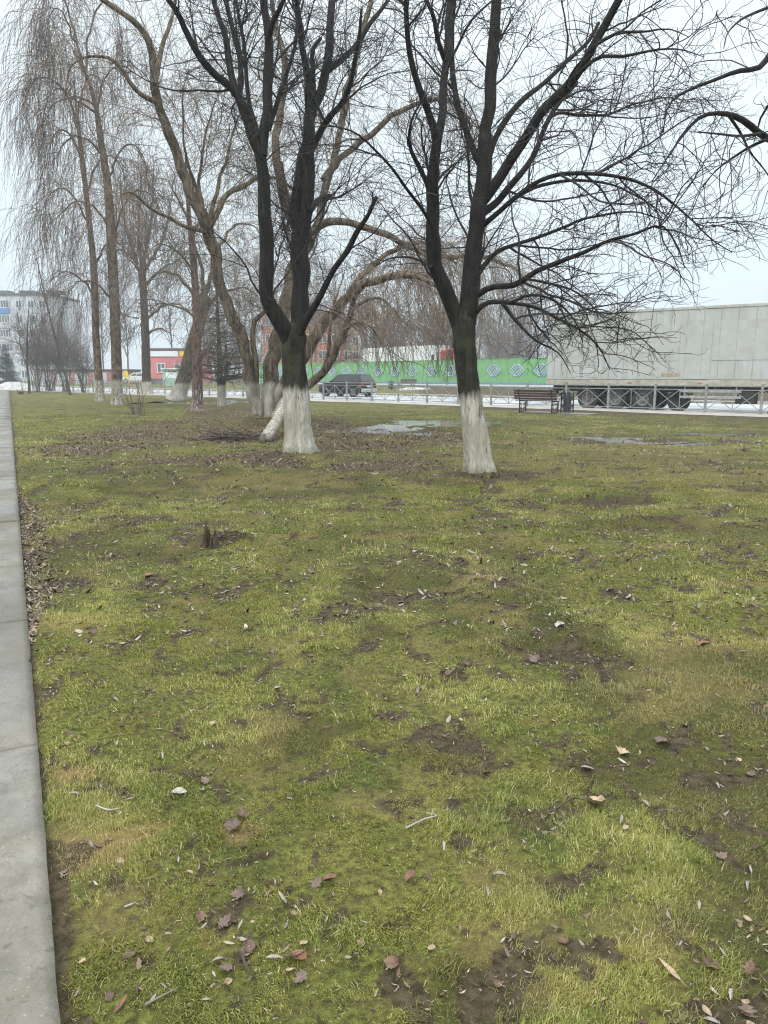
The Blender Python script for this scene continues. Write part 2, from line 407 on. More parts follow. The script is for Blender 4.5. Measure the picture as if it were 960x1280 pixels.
def pxpath(pts, Y, dy, r0, r1, base, power=1.0):
    """picture points -> local points, Y drifting by dy along the limb; radii in picture units at Y"""
    n = len(pts); out = []; rad = []
    for i, (x, y) in enumerate(pts):
        t = i / max(1, n - 1)
        YY = Y + dy * t ** power
        out.append(at(x, y, YY) - base); rad.append((r0 + (r1 - r0) * t) * YY / F)
    return out, rad
def build_tree(name, label, cat, base_px, trunk, limbs, mats, levels, Y=None, group=None, flare=.5, weep=None, minlimb=True, sides=20):
    """trunk: [(px,py,half width px)...]; limbs: [(dy0, dy1, r0, r1, [(px,py)...])]"""
    b = gp(*base_px); Y = Y or b[1]
    bz = float(gz(b[0], b[1])); base = np.array([b[0], b[1], bz - .03])
    root = thing(name, label, cat, base, 0, group)
    tp = [at(x, y, Y) - base for x, y, _ in trunk]; tr = [w * Y / F for _, _, w in trunk]
    tp = [np.array([tp[0][0], tp[0][1], 0.0])] + tp[1:]
    L = sum(np.linalg.norm(tp[i + 1] - tp[i]) for i in range(len(tp) - 1))
    V, q, t3, P, r = roundtube(tp, tr, max(16, int(L / (.035 if sides > 40 else .09))), sides, .05, flare, int(abs(b[0] * 7)) + 3, .030 if sides > 40 else 0)
    link('trunk', smooth(mesh_np('trunk', V, q, t3)), mats[0], root)
    LP = []; LR = []
    for (d0, d1, r0, r1, pts) in limbs:
        r0 = r0 * .92; r1 = r1 * (.45 if r1 <= 1.35 else .92)
        p, rd = pxpath(pts, Y + d0, d1 - d0, r0, r1, base)
        L = sum(np.linalg.norm(p[i + 1] - p[i]) for i in range(len(p) - 1)); nw = max(5, int(L / .28)); px_ = Y / F
        p, rd = resample(p, rd, nw); jit = rng.normal(size=(nw, 3)) * (.55 * px_ + .10 * rd[:, None]); jit[0] = 0; p = p + jit; rd = rd * rng.uniform(.93, 1.08, nw)
        p = list(p)
        L = sum(np.linalg.norm(p[i + 1] - p[i]) for i in range(len(p) - 1))
        # slow wobble in depth so that a limb is not a flat curve
        V, q, t3, P_, r_ = roundtube(p, rd, max(10, int(L / .12)), 10 if r0 > 3 else 7, .045, 0, len(LP) * 3 + 1)
        link('limb', smooth(mesh_np('limb', V, q, t3)), mats[1], root)
        a_, b_ = resample(p, rd, NL); LP.append(a_); LR.append(b_)
    tp_, tr_ = resample(tp, tr, NL)
    lev = [(np.array(LP), np.array(LR))] if LP else [(tp_[None], tr_[None])]
    src = {'limbs': lev[0], 'trunk': (tp_[None], tr_[None])}
    if weep: src['drape'] = (lev[0][0][weep], lev[0][1][weep])
    parts = []
    for key, frm, kw, sd in levels:
        Ps = [src[f] for f in frm if len(src[f][0])]
        res = []
        for (PP, RR) in Ps:
            res.append(spawn(PP, RR, **kw))
        nmax = kw['n']
        A = np.concatenate([x[0] for x in res]); B = np.concatenate([x[1] for x in res])
        src[key] = (A, B)
        if len(A): parts.append(tubes(A, B, sd))
    if parts:
        V, q = merge(parts)
        link('crown', smooth(mesh_np('crown', V, q)), mats[2], root)
    return root
def std_levels(dens=1.0, Ls=(1.2, 3.0), grav1=(.05, -.10), thin=1.0, zmin=None):
    return [
        ('a', ['limbs'], dict(per_m=2.1 * dens, L=Ls, ang=(28, 62), n=13, wander=.15, grav=grav1, rmax=.022, rtip=.0032 * thin, tmin=.18, shorten=.45, zmin=zmin), 5),
        ('b', ['a', 'limbs'], dict(per_m=3.0 * dens, L=(.5, 1.4), ang=(28, 70), n=9, wander=.2, grav=(.0, -.05), rmax=.009, rtip=.0026 * thin, tmin=.12, shorten=.4, zmin=zmin), 4),
        ('c', ['b', 'a'], dict(per_m=4.2 * dens, L=(.16, .6), ang=(30, 80), n=6, wander=.26, grav=(.02, .10), rmax=.0045, rtip=.0023 * thin, tmin=.05, curl=.10, shorten=.3, zmin=zmin), 3),
    ]
# --- the two dark-barked whitewashed trees in front
T1 = gp(375, 570)[1]; T2 = gp(599, 592)[1]
limbs1 = [
 (0, -.5, 11.5, 7.5, [(366, 432), (356, 412), (346, 398), (337, 375), (333, 330), (334, 290), (330, 225), (325, 190)]),
 (-.5, -1.6, 6, 2.5, [(326, 196), (310, 152), (293, 115), (265, 90), (250, 70), (232, 40), (224, 20), (203, -10), (190, -50)]),
 (-.6, -.4, 5, 2.5, [(308, 150), (294, 112), (288, 85), (285, 60), (278, 30), (269, 0), (262, -60)]),
 (-.6, .6, 4, 2, [(298, 120), (302, 92), (298, 60), (290, 30), (281, -2), (276, -50)]),
 (-.5, .9, 3.2, 1.6, [(323, 172), (313, 132), (307, 95), (305, 60), (298, 22), (293, -10)]),
 (-.5, -.2, 7, 4, [(328, 195), (331, 160), (334, 120), (336, 80), (336, 45), (333, 20), (331, -30), (328, -80)]),
 (-.4, -1.0, 4, 2, [(335, 52), (345, 20), (354, -2), (365, -50)]),
 (-.45, .5, 3.2, 1.4, [(336, 162), (350, 117), (359, 93), (367, 60), (371, 25), (372, -20)]),
 (0, 1.0, 9, 6.5, [(370, 425), (372, 395), (374, 350), (372, 300), (371, 260), (377, 210), (383, 180)]),
 (.2, .9, 9.5, 7, [(371, 425), (376, 390), (378, 350), (379, 310), (383, 270), (386, 220), (385, 180), (387, 145)]),
 (.9, .2, 5, 2.5, [(387, 148), (384, 110), (381, 80), (376, 40), (371, -2), (368, -60)]),
 (.9, 1.8, 6.5, 4, [(386, 155), (397, 120), (405, 98), (412, 60), (414, 20), (418, -10), (424, -70)]),
 (1.3, 2.2, 4, 1.7, [(410, 88), (428, 75), (441, 60), (458, 35), (474, 15), (490, -8), (508, -40)]),
 (.9, 1.2, 3.5, 2.2, [(393, 130), (391, 95), (391, 60), (400, 48)]),
 (.8, -.3, 4.5, 1.8, [(388, 190), (405, 155), (420, 138), (440, 100), (447, 60), (452, 10)]),
 (.2, .9, 4, 2.5, [(386, 265), (398, 251), (413, 243)]),
 (-.1, -1.3, 5.5, 2.2, [(374, 418), (391, 384), (406, 360), (425, 326), (445, 290), (462, 267), (470, 248)]),
 (-1.3, -1.4, 1.8, 1.0, [(468, 255), (466, 246), (464, 238)]),
]
tree1 = build_tree('linden_tree', 'black barked linden with thick whitewashed foot, forking low, left of the two nearest trees', 'tree', (375, 570),
  [(375, 572, 18.5), (373, 530, 16.5), (370, 490, 15.5), (367, 450, 14), (368, 420, 14.5), (370, 405, 8)], limbs1,
  [M['bark_black'], M['limb_black'], M['twig_black']], std_levels(1.4, (1.0, 2.6), (.10, -.03), .92, .8), sides=72, flare=.38)
limbs2 = [
 (0, -.4, 11.5, 6.5, [(576, 412), (566, 383), (553, 357), (543, 331), (541, 303), (540, 265), (542, 230), (545, 188), (547, 165)]),
 (-.4, -1.3, 5, 2.5, [(546, 175), (537, 146), (526, 120), (516, 85), (511, 45), (507, 0), (505, -60)]),
 (-.4, .3, 5.5, 3, [(547, 172), (553, 148), (556, 110), (557, 70), (560, 30), (563, -5), (568, -70)]),
 (-.1, -.6, 3.2, 1.8, [(557, 78), (546, 48), (541, 20), (530, -4), (520, -40)]),
 (-.35, -1.4, 3.5, 1.2, [(541, 245), (531, 222), (520, 200), (511, 176), (513, 155), (522, 130), (535, 118)]),
 (-.3, -2.0, 2.6, .9, [(540, 283), (532, 266), (512, 240), (490, 210), (465, 185), (440, 165), (405, 153), (385, 150)]),
 (-.3, 1.2, 2.4, 1.0, [(541, 335), (528, 329), (508, 321), (490, 322), (470, 333)]),
 (-.3, 1.4, 2.0, .9, [(545, 230), (556, 215), (575, 200), (592, 190)]),
 (0, .3, 13, 8.5, [(583, 405), (587, 375), (590, 345), (592, 306), (598, 262), (603, 233), (607, 200), (609, 170)]),
 (.3, .8, 8, 6, [(608, 190), (608, 170), (610, 140), (613, 100), (617, 60), (620, 20), (623, -10), (630, -80)]),
 (.3, 1.1, 4.5, 2.2, [(603, 212), (588, 180), (578, 150), (570, 118), (565, 85), (566, 50), (568, 0), (572, -60)]),
 (.2, .8, 2.4, 1.2, [(592, 260), (588, 240), (586, 210), (583, 180), (578, 158)]),
 (.3, 1.6, 4, 2, [(610, 200), (620, 170), (634, 145), (650, 128), (665, 115), (682, 102), (700, 85), (715, 70), (735, 52), (748, 30)]),
 (.25, -.8, 7, 4, [(604, 250), (622, 226), (640, 195), (655, 175), (670, 155), (684, 133), (703, 115), (722, 94), (738, 65), (750, 40), (764, 16), (778, -10), (800, -60)]),
 (.2, .9, 5, 2, [(601, 268), (618, 256), (634, 239), (652, 215), (668, 190), (681, 160), (692, 140), (705, 120), (722, 103)]),
 (.9, 2.4, 2.4, .9, [(690, 145), (705, 140), (738, 145), (770, 139), (800, 128), (835, 122), (862, 128)]),
 (-.5, -1.8, 2.8, 1.0, [(722, 94), (745, 72), (780, 70), (820, 62), (850, 62), (880, 70)]),
 (-.6, -1.3, 2.4, .9, [(743, 57), (770, 42), (800, 40), (832, 35), (860, 48)]),
 (.2, -1.4, 3.8, 1.1, [(600, 285), (615, 270), (633, 256), (655, 238), (680, 222), (715, 217), (750, 217), (790, 226), (822, 240), (850, 262), (872, 281), (896, 305), (915, 316)]),
 (.2, .8, 3, 1.0, [(640, 250), (668, 233), (700, 226), (735, 226), (770, 233), (805, 250), (835, 272)]),
 (.15, 1.8, 3.4, 1.2, [(596, 345), (608, 328), (623, 316), (650, 304), (680, 293), (715, 281), (740, 271), (780, 265), (805, 266), (830, 276)]),
 (.1, -1.6, 4.4, 1.2, [(592, 372), (602, 363), (616, 358), (645, 354), (662, 343), (682, 335), (705, 324), (726, 317), (747, 305), (775, 299), (800, 290), (822, 281), (836, 291), (848, 312), (856, 335)]),
 (.1, -.9, 3.8, 1.1, [(588, 398), (598, 386), (608, 379), (626, 378), (648, 380), (668, 385), (695, 398), (718, 408), (742, 428), (757, 446), (764, 462)]),
 (-.2, -1.3, 2.6, .9, [(628, 379), (638, 395), (655, 414), (675, 428), (692, 436), (705, 452), (713, 466)]),
 (-.3, .6, 2.4, .9, [(640, 378), (660, 370), (685, 372), (705, 385), (720, 405), (728, 430)]),
 (-.6, -1.6, 2.0, .8, [(655, 348), (680, 352), (705, 362), (730, 372), (752, 395), (765, 412)]),
]
tree2 = build_tree('linden_tree', 'black barked linden with slim whitewashed foot and long branches arching to the right', 'tree', (599, 592),
  [(599, 595, 18), (595, 550, 15.5), (590, 510, 13.5), (584, 470, 13.3), (581, 437, 13.5), (580, 405, 14), (582, 390, 9)], limbs2,
  [M['bark_black'], M['limb_black'], M['twig_black']], std_levels(1.4, (.9, 2.1), (.04, -.10), .92, 1.35), sides=72, flare=.38)
# --- tree whose branches hang in from the right; its trunk stands outside the picture
limbs3 = [
 (0, -.8, 5, 1.1, [(1100, 40), (1040, 40), (985, 50), (960, 73), (945, 88), (920, 92), (895, 100), (870, 110), (846, 118), (832, 140), (830, 165)]),
 (0, -1.0, 6, 1.2, [(1110, 190), (1040, 190), (985, 180), (960, 172), (942, 163), (925, 150), (910, 143), (890, 141), (868, 151), (853, 172), (835, 196), (815, 225)]),
 (-.6, -1.6, 2.2, .9, [(950, 167), (925, 168), (900, 168), (880, 165), (862, 166)]),
 (-.4, .5, 2.4, .9, [(965, 172), (940, 182), (915, 198), (895, 215), (880, 235)]),
 (-.7, -.2, 2.0, .8, [(910, 143), (925, 165), (940, 190), (955, 210), (970, 235)]),
 (0, -1.4, 3.2, 1.0, [(1090, -10), (1030, -10), (985, 0), (955, 12), (930, 22), (912, 40), (905, 60)]),
 (0, .8, 3.5, 1.2, [(1110, 120), (1060, 100), (1000, 110), (965, 128), (950, 150), (942, 180)]),
]
Y3 = 8.6
tb = at(1120, 470, Y3)
def base_px_of(x, Y):
    # picture point of the ground at X,Y
    v = np.array([x, Y, -HC]); f_ = v[1] * cp - v[2] * sp; u_ = v[1] * sp + v[2] * cp
    return (480 + F * v[0] / f_, 640 - F * u_ / f_)
tree3 = build_tree('linden_tree', 'bare tree standing outside the frame, crooked twigs reaching into the upper right corner', 'tree', base_px_of(tb[0], Y3),
  [(*base_px_of(tb[0], Y3), 20), (1122, 480, 16), (1120, 300, 14), (1112, 190, 12), (1105, 100, 9), (1092, 0, 7), (1085, -80, 4)], limbs3,
  [M['bark_black'], M['limb_black'], M['twig_black']],
  [('a', ['limbs'], dict(per_m=2.4, L=(.5, 1.5), ang=(35, 80), n=11, wander=.17, grav=(-.08, -.10), rmax=.007, rtip=.0024, tmin=.3, shorten=.3), 5),
   ('b', ['a', 'limbs'], dict(per_m=2.4, L=(.25, .8), ang=(35, 80), n=9, wander=.22, grav=(-.06, .06), rmax=.004, rtip=.0019, tmin=.2, curl=.08, shorten=.3), 4),
   ('c', ['b'], dict(per_m=2.5, L=(.08, .3), ang=(40, 80), n=6, wander=.25, grav=(.0, .12), rmax=.003, rtip=.0017, tmin=.1, curl=.18, shorten=.2), 3)], Y=Y3)
# --- the multi-stemmed willow behind
YW = gp(325, 530)[1]
limbsw = [
 (0, -1.0, 7.2, 7.6, [(322, 520), (313, 475), (304, 430), (291, 397), (276, 360), (270, 322), (262, 292), (257, 275)]),
 (-1.0, -2.5, 7.4, 2.6, [(259, 282), (238, 240), (222, 198), (209, 160), (198, 135), (193, 100), (190, 62), (182, 45), (164, 24), (130, 3), (110, -20)]),
 (-2.2, -3.2, 3.4, 1.2, [(196, 128), (182, 122), (163, 104), (146, 80), (128, 70), (104, 72), (86, 88), (82, 120)]),
 (-2.2, -1.0, 3.6, 1.5, [(193, 105), (200, 70), (212, 35), (220, 0), (228, -40)]),
 (-1.0, 1.4, 4, 1.6, [(262, 285), (285, 245), (308, 231), (330, 222), (350, 224), (370, 240)]),
 (-1.0, -2.4, 3, 1.2, [(258, 290), (235, 285), (212, 272), (190, 262), (170, 245), (155, 240), (148, 255)]),
 (-.9, .3, 3, 1.2, [(258, 278), (250, 240), (252, 200), (262, 150), (275, 110)]),
 (-.9, .9, 3, 1.2, [(261, 276), (272, 235), (285, 190), (296, 150), (310, 120)]),
 (-.9, -1.6, 2.6, 1.0, [(256, 276), (245, 235), (232, 190), (228, 140), (234, 90)]),
 (0, -.5, 4.5, 2.4, [(321, 505), (320, 470), (317, 430), (318, 405), (327, 392), (338, 380)]),
 (.2, 1.2, 11, 6.5, [(336, 525), (337, 475), (345, 435), (356, 390), (366, 340), (372, 292), (356, 245), (347, 205)]),
 (1.2, 2.5, 5.5, 2.4, [(347, 210), (346, 180), (349, 150), (355, 100), (354, 62), (346, 40), (340, 0), (338, -40)]),
 (1.0, 2.2, 6, 2.6, [(364, 345), (385, 310), (398, 275), (408, 232), (420, 188), (435, 110), (450, 60), (462, 10), (470, -30)]),
 (1.6, 3.4, 4.5, 1.8, [(404, 225), (425, 200), (455, 174), (490, 145), (520, 130), (548, 124), (572, 132), (590, 160)]),
 (.4, -1.5, 9.5, 3.4, [(345, 500), (362, 470), (381, 446), (398, 412), (418, 390), (436, 370), (450, 355), (487, 346), (512, 341), (535, 346)]),
 (-1.5, -2.2, 4, 1.5, [(500, 344), (525, 347), (548, 358), (566, 376), (575, 400)]),
 (.9, 2.2, 5.5, 1.6, [(388, 300), (402, 280), (435, 278), (473, 290), (500, 303), (530, 316), (560, 322), (600, 322), (640, 333), (655, 350)]),
 (-.2, -2.0, 6.2, 3.4, [(342, 525), (356, 503), (385, 482), (405, 465), (420, 440), (431, 414), (438, 388), (444, 368), (462, 350)]),
 (-1.8, -2.4, 3, 1.2, [(432, 412), (444, 402), (460, 406), (472, 420), (480, 436)]),
 (-1.6, -3.0, 2.6, 1.0, [(438, 385), (470, 372), (490, 385), (505, 402), (520, 414)]),
 (-1.0, -.5, 3, 1.2, [(405, 462), (412, 430), (414, 400), (420, 370), (432, 340)]),
 (.6, 2.6, 4, 1.6, [(436, 366), (460, 335), (490, 315), (515, 305), (545, 308), (570, 330)]),
]
lev_w = [
 ('s', ['limbs'], dict(per_m=2.4, L=(1.0, 3.4), ang=(25, 60), n=11, wander=.14, grav=(.10, -.12), rmax=.016, rtip=.004, tmin=.3, shorten=.4, zmin=1.0), 4),
 ('a', ['s', 'limbs'], dict(per_m=7.0, L=(.8, 3.2), ang=(30, 75), n=11, wander=.08, grav=(-.02, -.26), rmax=.007, rtip=.0036, tmin=.25, shorten=.3, zmin=.9), 3),
 ('b', ['a'], dict(per_m=3.0, L=(.35, 1.2), ang=(25, 60), n=8, wander=.10, grav=(-.08, -.22), rmax=.0045, rtip=.0034, tmin=.1, shorten=.3, zmin=.9), 3),
 ('d', ['drape'], dict(per_m=34, L=(.9, 3.0), ang=(30, 85), n=12, wander=.07, grav=(-.10, -.34), rmax=.007, rtip=.0042, tmin=.45, shorten=.2, zmin=1.1), 3),
 ('e', ['d'], dict(per_m=2.2, L=(.3, .9), ang=(20, 50), n=7, wander=.08, grav=(-.15, -.25), rmax=.005, rtip=.004, tmin=.15, shorten=.3, zmin=1.0), 3),
]
willow = build_tree('willow_tree', 'tan many stemmed willow with whitewashed feet, behind the left black linden', 'tree', (325, 530),
  [(328, 532, 16), (328, 527, 15), (328, 521, 11)], limbsw, [M['limb_willow'], M['bark_willow'], M['twig_willow']], lev_w, flare=.12, weep=[13, 14, 15, 16, 18, 19, 21])
# the whitewashed cut log leaning on its foot
lb = gp(332, 553); le = at(360, 497, lb[1] + 3.2)
V, q, t3, P, r = roundtube([lb + [0, 0, .06], lb * .5 + le * .5 + [0, 0, -.02], le], [.135, .13, .12], 24, 16, .06, 0, 4)
Vb = np.vstack([V, P[:1]]); cap = np.stack([np.roll(np.arange(16), -1), np.arange(16), np.full(16, len(V))], -1)
log = link('log', smooth(mesh_np('log', Vb - lb, q, np.vstack([t3, cap]))), bark('whitewashed_log_bark', (.06, .05, .035), (.2, .17, .12), None, 0, 3.0, patchy=.08), None, lb)
tag(log, 'pale whitewashed log leaning from the lawn behind the left black linden', 'log')
# --- other trees of the row
def curve(*p): return list(p)
weep = lambda per, L, g=(-.02, -.3), rt=.004: [
 ('s', ['limbs', 'trunk'], dict(per_m=2.0, L=(.7, 2.0), ang=(30, 65), n=11, wander=.12, grav=(.10, -.16), rmax=.018, rtip=.006, tmin=.35, shorten=.4, zmin=1.5), 4),
 ('a', ['s', 'limbs'], dict(per_m=per, L=L, ang=(25, 80), n=12, wander=.03, grav=g, rmax=.008, rtip=rt, tmin=.2, shorten=.25, zmin=1.2), 3),
 ('b', ['a'], dict(per_m=1.5, L=(L[0] * .5, L[1] * .5), ang=(15, 45), n=8, wander=.05, grav=(-.1, -.3), rmax=.005, rtip=rt, tmin=.1, shorten=.3, zmin=1.2), 3)]
birch1 = build_tree('birch_tree', 'tall brown weeping birch with whitewashed foot right behind the small shoot bush', 'tree', (147, 507),
  [(147, 509, 7.6), (146, 470, 6.4), (144, 400, 6.1), (139, 300, 5.4), (135, 235, 4.6), (126, 175, 3.6), (119, 130, 2.6), (108, 95, 2), (92, 65, 1)],
  [(0, -1.5, 1.5, .7, curve((119, 132), (102, 122), (85, 122), (66, 131), (58, 150))),
   (0, -2.5, 1.5, .7, curve((121, 142), (88, 120), (70, 103), (55, 97), (42, 103), (33, 120), (28, 150))),
   (0, 1.5, 1.5, .7, curve((122, 140), (128, 105), (140, 85), (150, 90), (158, 110))),
   (0, -1.5, 1.5, .7, curve((112, 105), (100, 70), (85, 30), (75, 10), (62, 20), (56, 50))),
   (0, -2.0, 1.5, .7, curve((106, 92), (92, 40), (80, 0), (68, -15), (55, 0), (50, 40))),
   (0, 1.0, 1.5, .7, curve((108, 95), (110, 50), (122, 10), (135, 0), (148, 20), (152, 50))),
   (0, 2.0, 1.6, .7, curve((140, 320), (150, 270), (168, 240), (185, 242), (200, 262), (205, 290))),
   (0, -2.0, 1.6, .7, curve((138, 290), (120, 262), (100, 252), (80, 262), (66, 285))),
   (0, 1.2, 1.6, .7, curve((133, 230), (150, 190), (165, 180), (178, 195), (184, 225))),
   (0, -1.5, 1.6, .7, curve((130, 200), (112, 175), (92, 170), (76, 185), (70, 215))),
   (0, -1.5, 1.6, .7, curve((144, 380), (120, 355), (100, 352), (85, 365)))],
  [M['bark_birch'], M['bark_birch'], M['twig_birch']], weep(8.5, (1.2, 4.6), (-.22, -.36), .0062), flare=.3, sides=14)
birch2 = build_tree('birch_tree', 'slender grey birch with patchy whitewash, leftmost whitewashed trunk of the row', 'tree', (125, 502),
  [(125, 504, 6.2), (124, 480, 5), (120, 420, 4.4), (118, 350, 4.2), (113, 290, 3.2), (104, 210, 3), (97, 150, 2), (92, 100, 1)],
  [(0, -1, 1.5, .7, curve((112, 285), (95, 250), (78, 235), (62, 245), (52, 275))),
   (0, 1.5, 1.5, .7, curve((108, 240), (122, 205), (138, 195), (152, 210), (160, 250))),
   (0, -1.2, 1.8, .8, curve((103, 205), (88, 170), (74, 165), (60, 185))),
   (0, -1.2, 1.8, .8, curve((97, 160), (85, 120), (72, 110), (58, 128), (52, 160))),
   (0, -1.5, 1.5, .7, curve((118, 370), (98, 345), (78, 340), (60, 352))),
   (0, 1.0, 1.8, .8, curve((117, 340), (130, 310), (142, 300), (155, 312))),
   (0, 1.5, 1.6, .7, curve((96, 150), (104, 110), (115, 92), (126, 105)))],
  [M['bark_birch'], M['bark_birch'], M['twig_birch']], weep(8.0, (1.2, 4.2), (-.22, -.36), .0064), flare=.3, sides=12)
pollard = build_tree('pollard_tree', 'pollarded tree with dark lower trunk and fanned shoots before the pink shop', 'tree', (184, 493),
  [(184, 495, 7), (183, 470, 5.5), (182, 430, 5), (180, 380, 4.5), (178, 345, 4.5), (178, 335, 3)],
  [(0, -1, 3, 1, curve((178, 350), (165, 310), (155, 270), (150, 220))),
   (0, 1, 3, 1, curve((178, 345), (185, 300), (190, 260), (192, 200))),
   (0, 2, 1.5, .7, curve((180, 360), (198, 340), (222, 325), (245, 322), (262, 335))),
   (0, -2, 2.4, 1, curve((179, 350), (168, 325), (150, 312), (132, 318))),
   (0, 1, 2.4, 1, curve((181, 400), (200, 385), (220, 380), (240, 390))),
   (0, 1, 2.2, 1, curve((182, 420), (196, 412), (212, 415))),
   (0, -.5, 2.4, 1, curve((178, 340), (173, 290), (176, 240), (172, 190))),
   (0, .5, 2.4, 1, curve((179, 340), (200, 305), (212, 265), (218, 215)))],
  [M['bark_dark'], M['limb_willow'], M['twig_grey']], [
   ('s', ['limbs'], dict(per_m=3.0, L=(1.5, 4.0), ang=(20, 50), n=10, wander=.08, grav=(.08, -.08), rmax=.03, rtip=.008, tmin=.1, shorten=.4), 4),
   ('a', ['s', 'limbs'], dict(per_m=3.2, L=(.6, 2.2), ang=(25, 60), n=8, wander=.1, grav=(.03, -.12), rmax=.014, rtip=.007, tmin=.1, shorten=.3), 3)], flare=.4, sides=12)
thin = build_tree('young_tree', 'slim reddish tree with whitewash on one side, between pollard and willow', 'tree', (247, 516),
  [(247, 518, 9), (247, 500, 6.8), (246, 450, 6), (246, 400, 5), (243, 340, 4), (238, 290, 3), (234, 240, 2), (232, 190, 1.2)],
  [(0, 1, 1.5, .7, curve((247, 470), (255, 440), (266, 425), (272, 420))),
   (0, -1.5, 1.5, .7, curve((246, 400), (225, 385), (200, 380), (180, 395), (170, 420))),
   (0, 1.0, 1.5, .7, curve((245, 380), (262, 350), (280, 335), (300, 330))),
   (0, -1.0, 1.8, .8, curve((244, 350), (228, 320), (205, 305), (190, 310))),
   (0, .8, 1.6, .8, curve((240, 300), (252, 270), (265, 250))),
   (0, -.8, 1.6, .8, curve((238, 280), (222, 250), (210, 225)))],
  [M['bark_red'], M['limb_willow'], M['twig_grey']], std_levels(1.2, (1.0, 2.8), (.05, -.12), 2.2), flare=.8, sides=14)
lean = build_tree('leaning_tree', 'thick trunk leaning right over its whitewashed foot, behind the slim reddish tree', 'tree', (221, 501),
  [(221, 503, 11), (226, 485, 9), (234, 460, 8.5), (243, 425, 8), (252, 395, 7), (258, 370, 5)],
  [(0, 1.5, 3.2, 1.2, curve((254, 390), (262, 350), (275, 310), (290, 285), (310, 280), (330, 295))),
   (0, -1.5, 2.6, 1, curve((250, 400), (240, 365), (222, 345), (200, 340), (182, 355), (175, 380))),
   (0, 1, 2.4, 1, curve((256, 385), (280, 365), (305, 360), (325, 372))),
   (0, -1, 3, 1.2, curve((256, 372), (250, 330), (240, 290), (235, 250)))],
  [M['bark_willow'], M['limb_willow'], M['twig_willow']], weep(8.0, (1.2, 3.6), (-.02, -.28), .0075), flare=.3, sides=14)
# larch-like conifer with flat dark branch layers
def conifer(name, label, base_px, top, w, mats, droop, layers, green=False):
    b = gp(*base_px); Y = b[1]; base = np.array([b[0], Y, float(gz(b[0], Y)) - .02]); root = thing(name, label, 'tree', base)
    H = (at(base_px[0], top, Y) - base)[2]
    tp = np.array([[0, 0, 0], [.03, 0, H * .5], [0, 0, H]]); V, q, t3, P, r = roundtube(tp, [w, w * .6, .02], 40, 12, .04, .4, 5)
    link('trunk', smooth(mesh_np('trunk', V, q, t3)), mats[0], root)
    n = layers; z = np.sort(rng.uniform(.18 if not green else .04, .97, n)); a = rng.uniform(0, 2 * np.pi, n)
    ln = (1 - z) * H * (.42 if not green else .36) * rng.uniform(.7, 1.15, n) + .15
    pts = np.empty((n, 9, 3)); d = np.stack([np.cos(a), np.sin(a), np.full(n, .18)], -1); pts[:, 0] = np.stack([0 * z, 0 * z, z * H], -1)
    for j in range(1, 9):
        d[:, 2] -= droop; d = norm(d + .05 * rng.normal(size=(n, 3))); pts[:, j] = pts[:, j - 1] + d * (ln / 8)[:, None]
    rr = np.linspace(1, .15, 9)[None] * (.008 + .012 * ln[:, None])
    parts = [tubes(pts, rr, 5)]
    A, B = spawn(pts, rr, per_m=7 if not green else 16, L=(.2, .9) if not green else (.12, .5), ang=(40, 75), n=6, wander=.08, grav=(-.03, -.05), rmax=.009, rtip=.006, tmin=.1, shorten=.4); parts.append(tubes(A, B, 3))
    A2, B2 = spawn(A, B, per_m=7 if not green else 22, L=(.08, .35), ang=(30, 60), n=4, wander=.08, grav=(-.02, -.03), rmax=.008 if not green else .014, rtip=.005 if not green else .008, tmin=.05, shorten=.2); parts.append(tubes(A2, B2, 3))
    V, q = merge(parts); link('crown', smooth(mesh_np('crown', V, q)), mats[1], root)
    return root
M['twig_conifer'] = plain('conifer_twig_bark', (.055, .052, .045), .85, .3, 1)
M['needle'] = plain('blue_green_needles', (.035, .06, .05), .8, .4, 2)
conifer('larch_tree', 'bare conifer with flat layered dark branches behind the willow stems', (276, 508), 330, .16, [M['bark_dark'], M['twig_conifer']], .03, 120)
conifer('spruce_tree', 'small blue green spruce at the far left beside the snow heap', (10, 484), 430, .14, [M['bark_dark'], M['needle']], .02, 150, True)
build_tree('young_tree', 'short whitewashed sapling stub bending right beside the bare conifer', 'tree', (279, 507),
  [(279, 509, 3.2), (279, 490, 3), (279, 478, 3.6), (283, 468, 2.4), (284, 455, 1.8), (282, 430, 1)], [(0, .6, 1.4, .5, curve((284, 460), (295, 440), (306, 430)))],
  [M['bark_dark'], M['twig_grey'], M['twig_grey']], std_levels(1.5, (.6, 1.5), (.02, -.05), 2.2), sides=10)
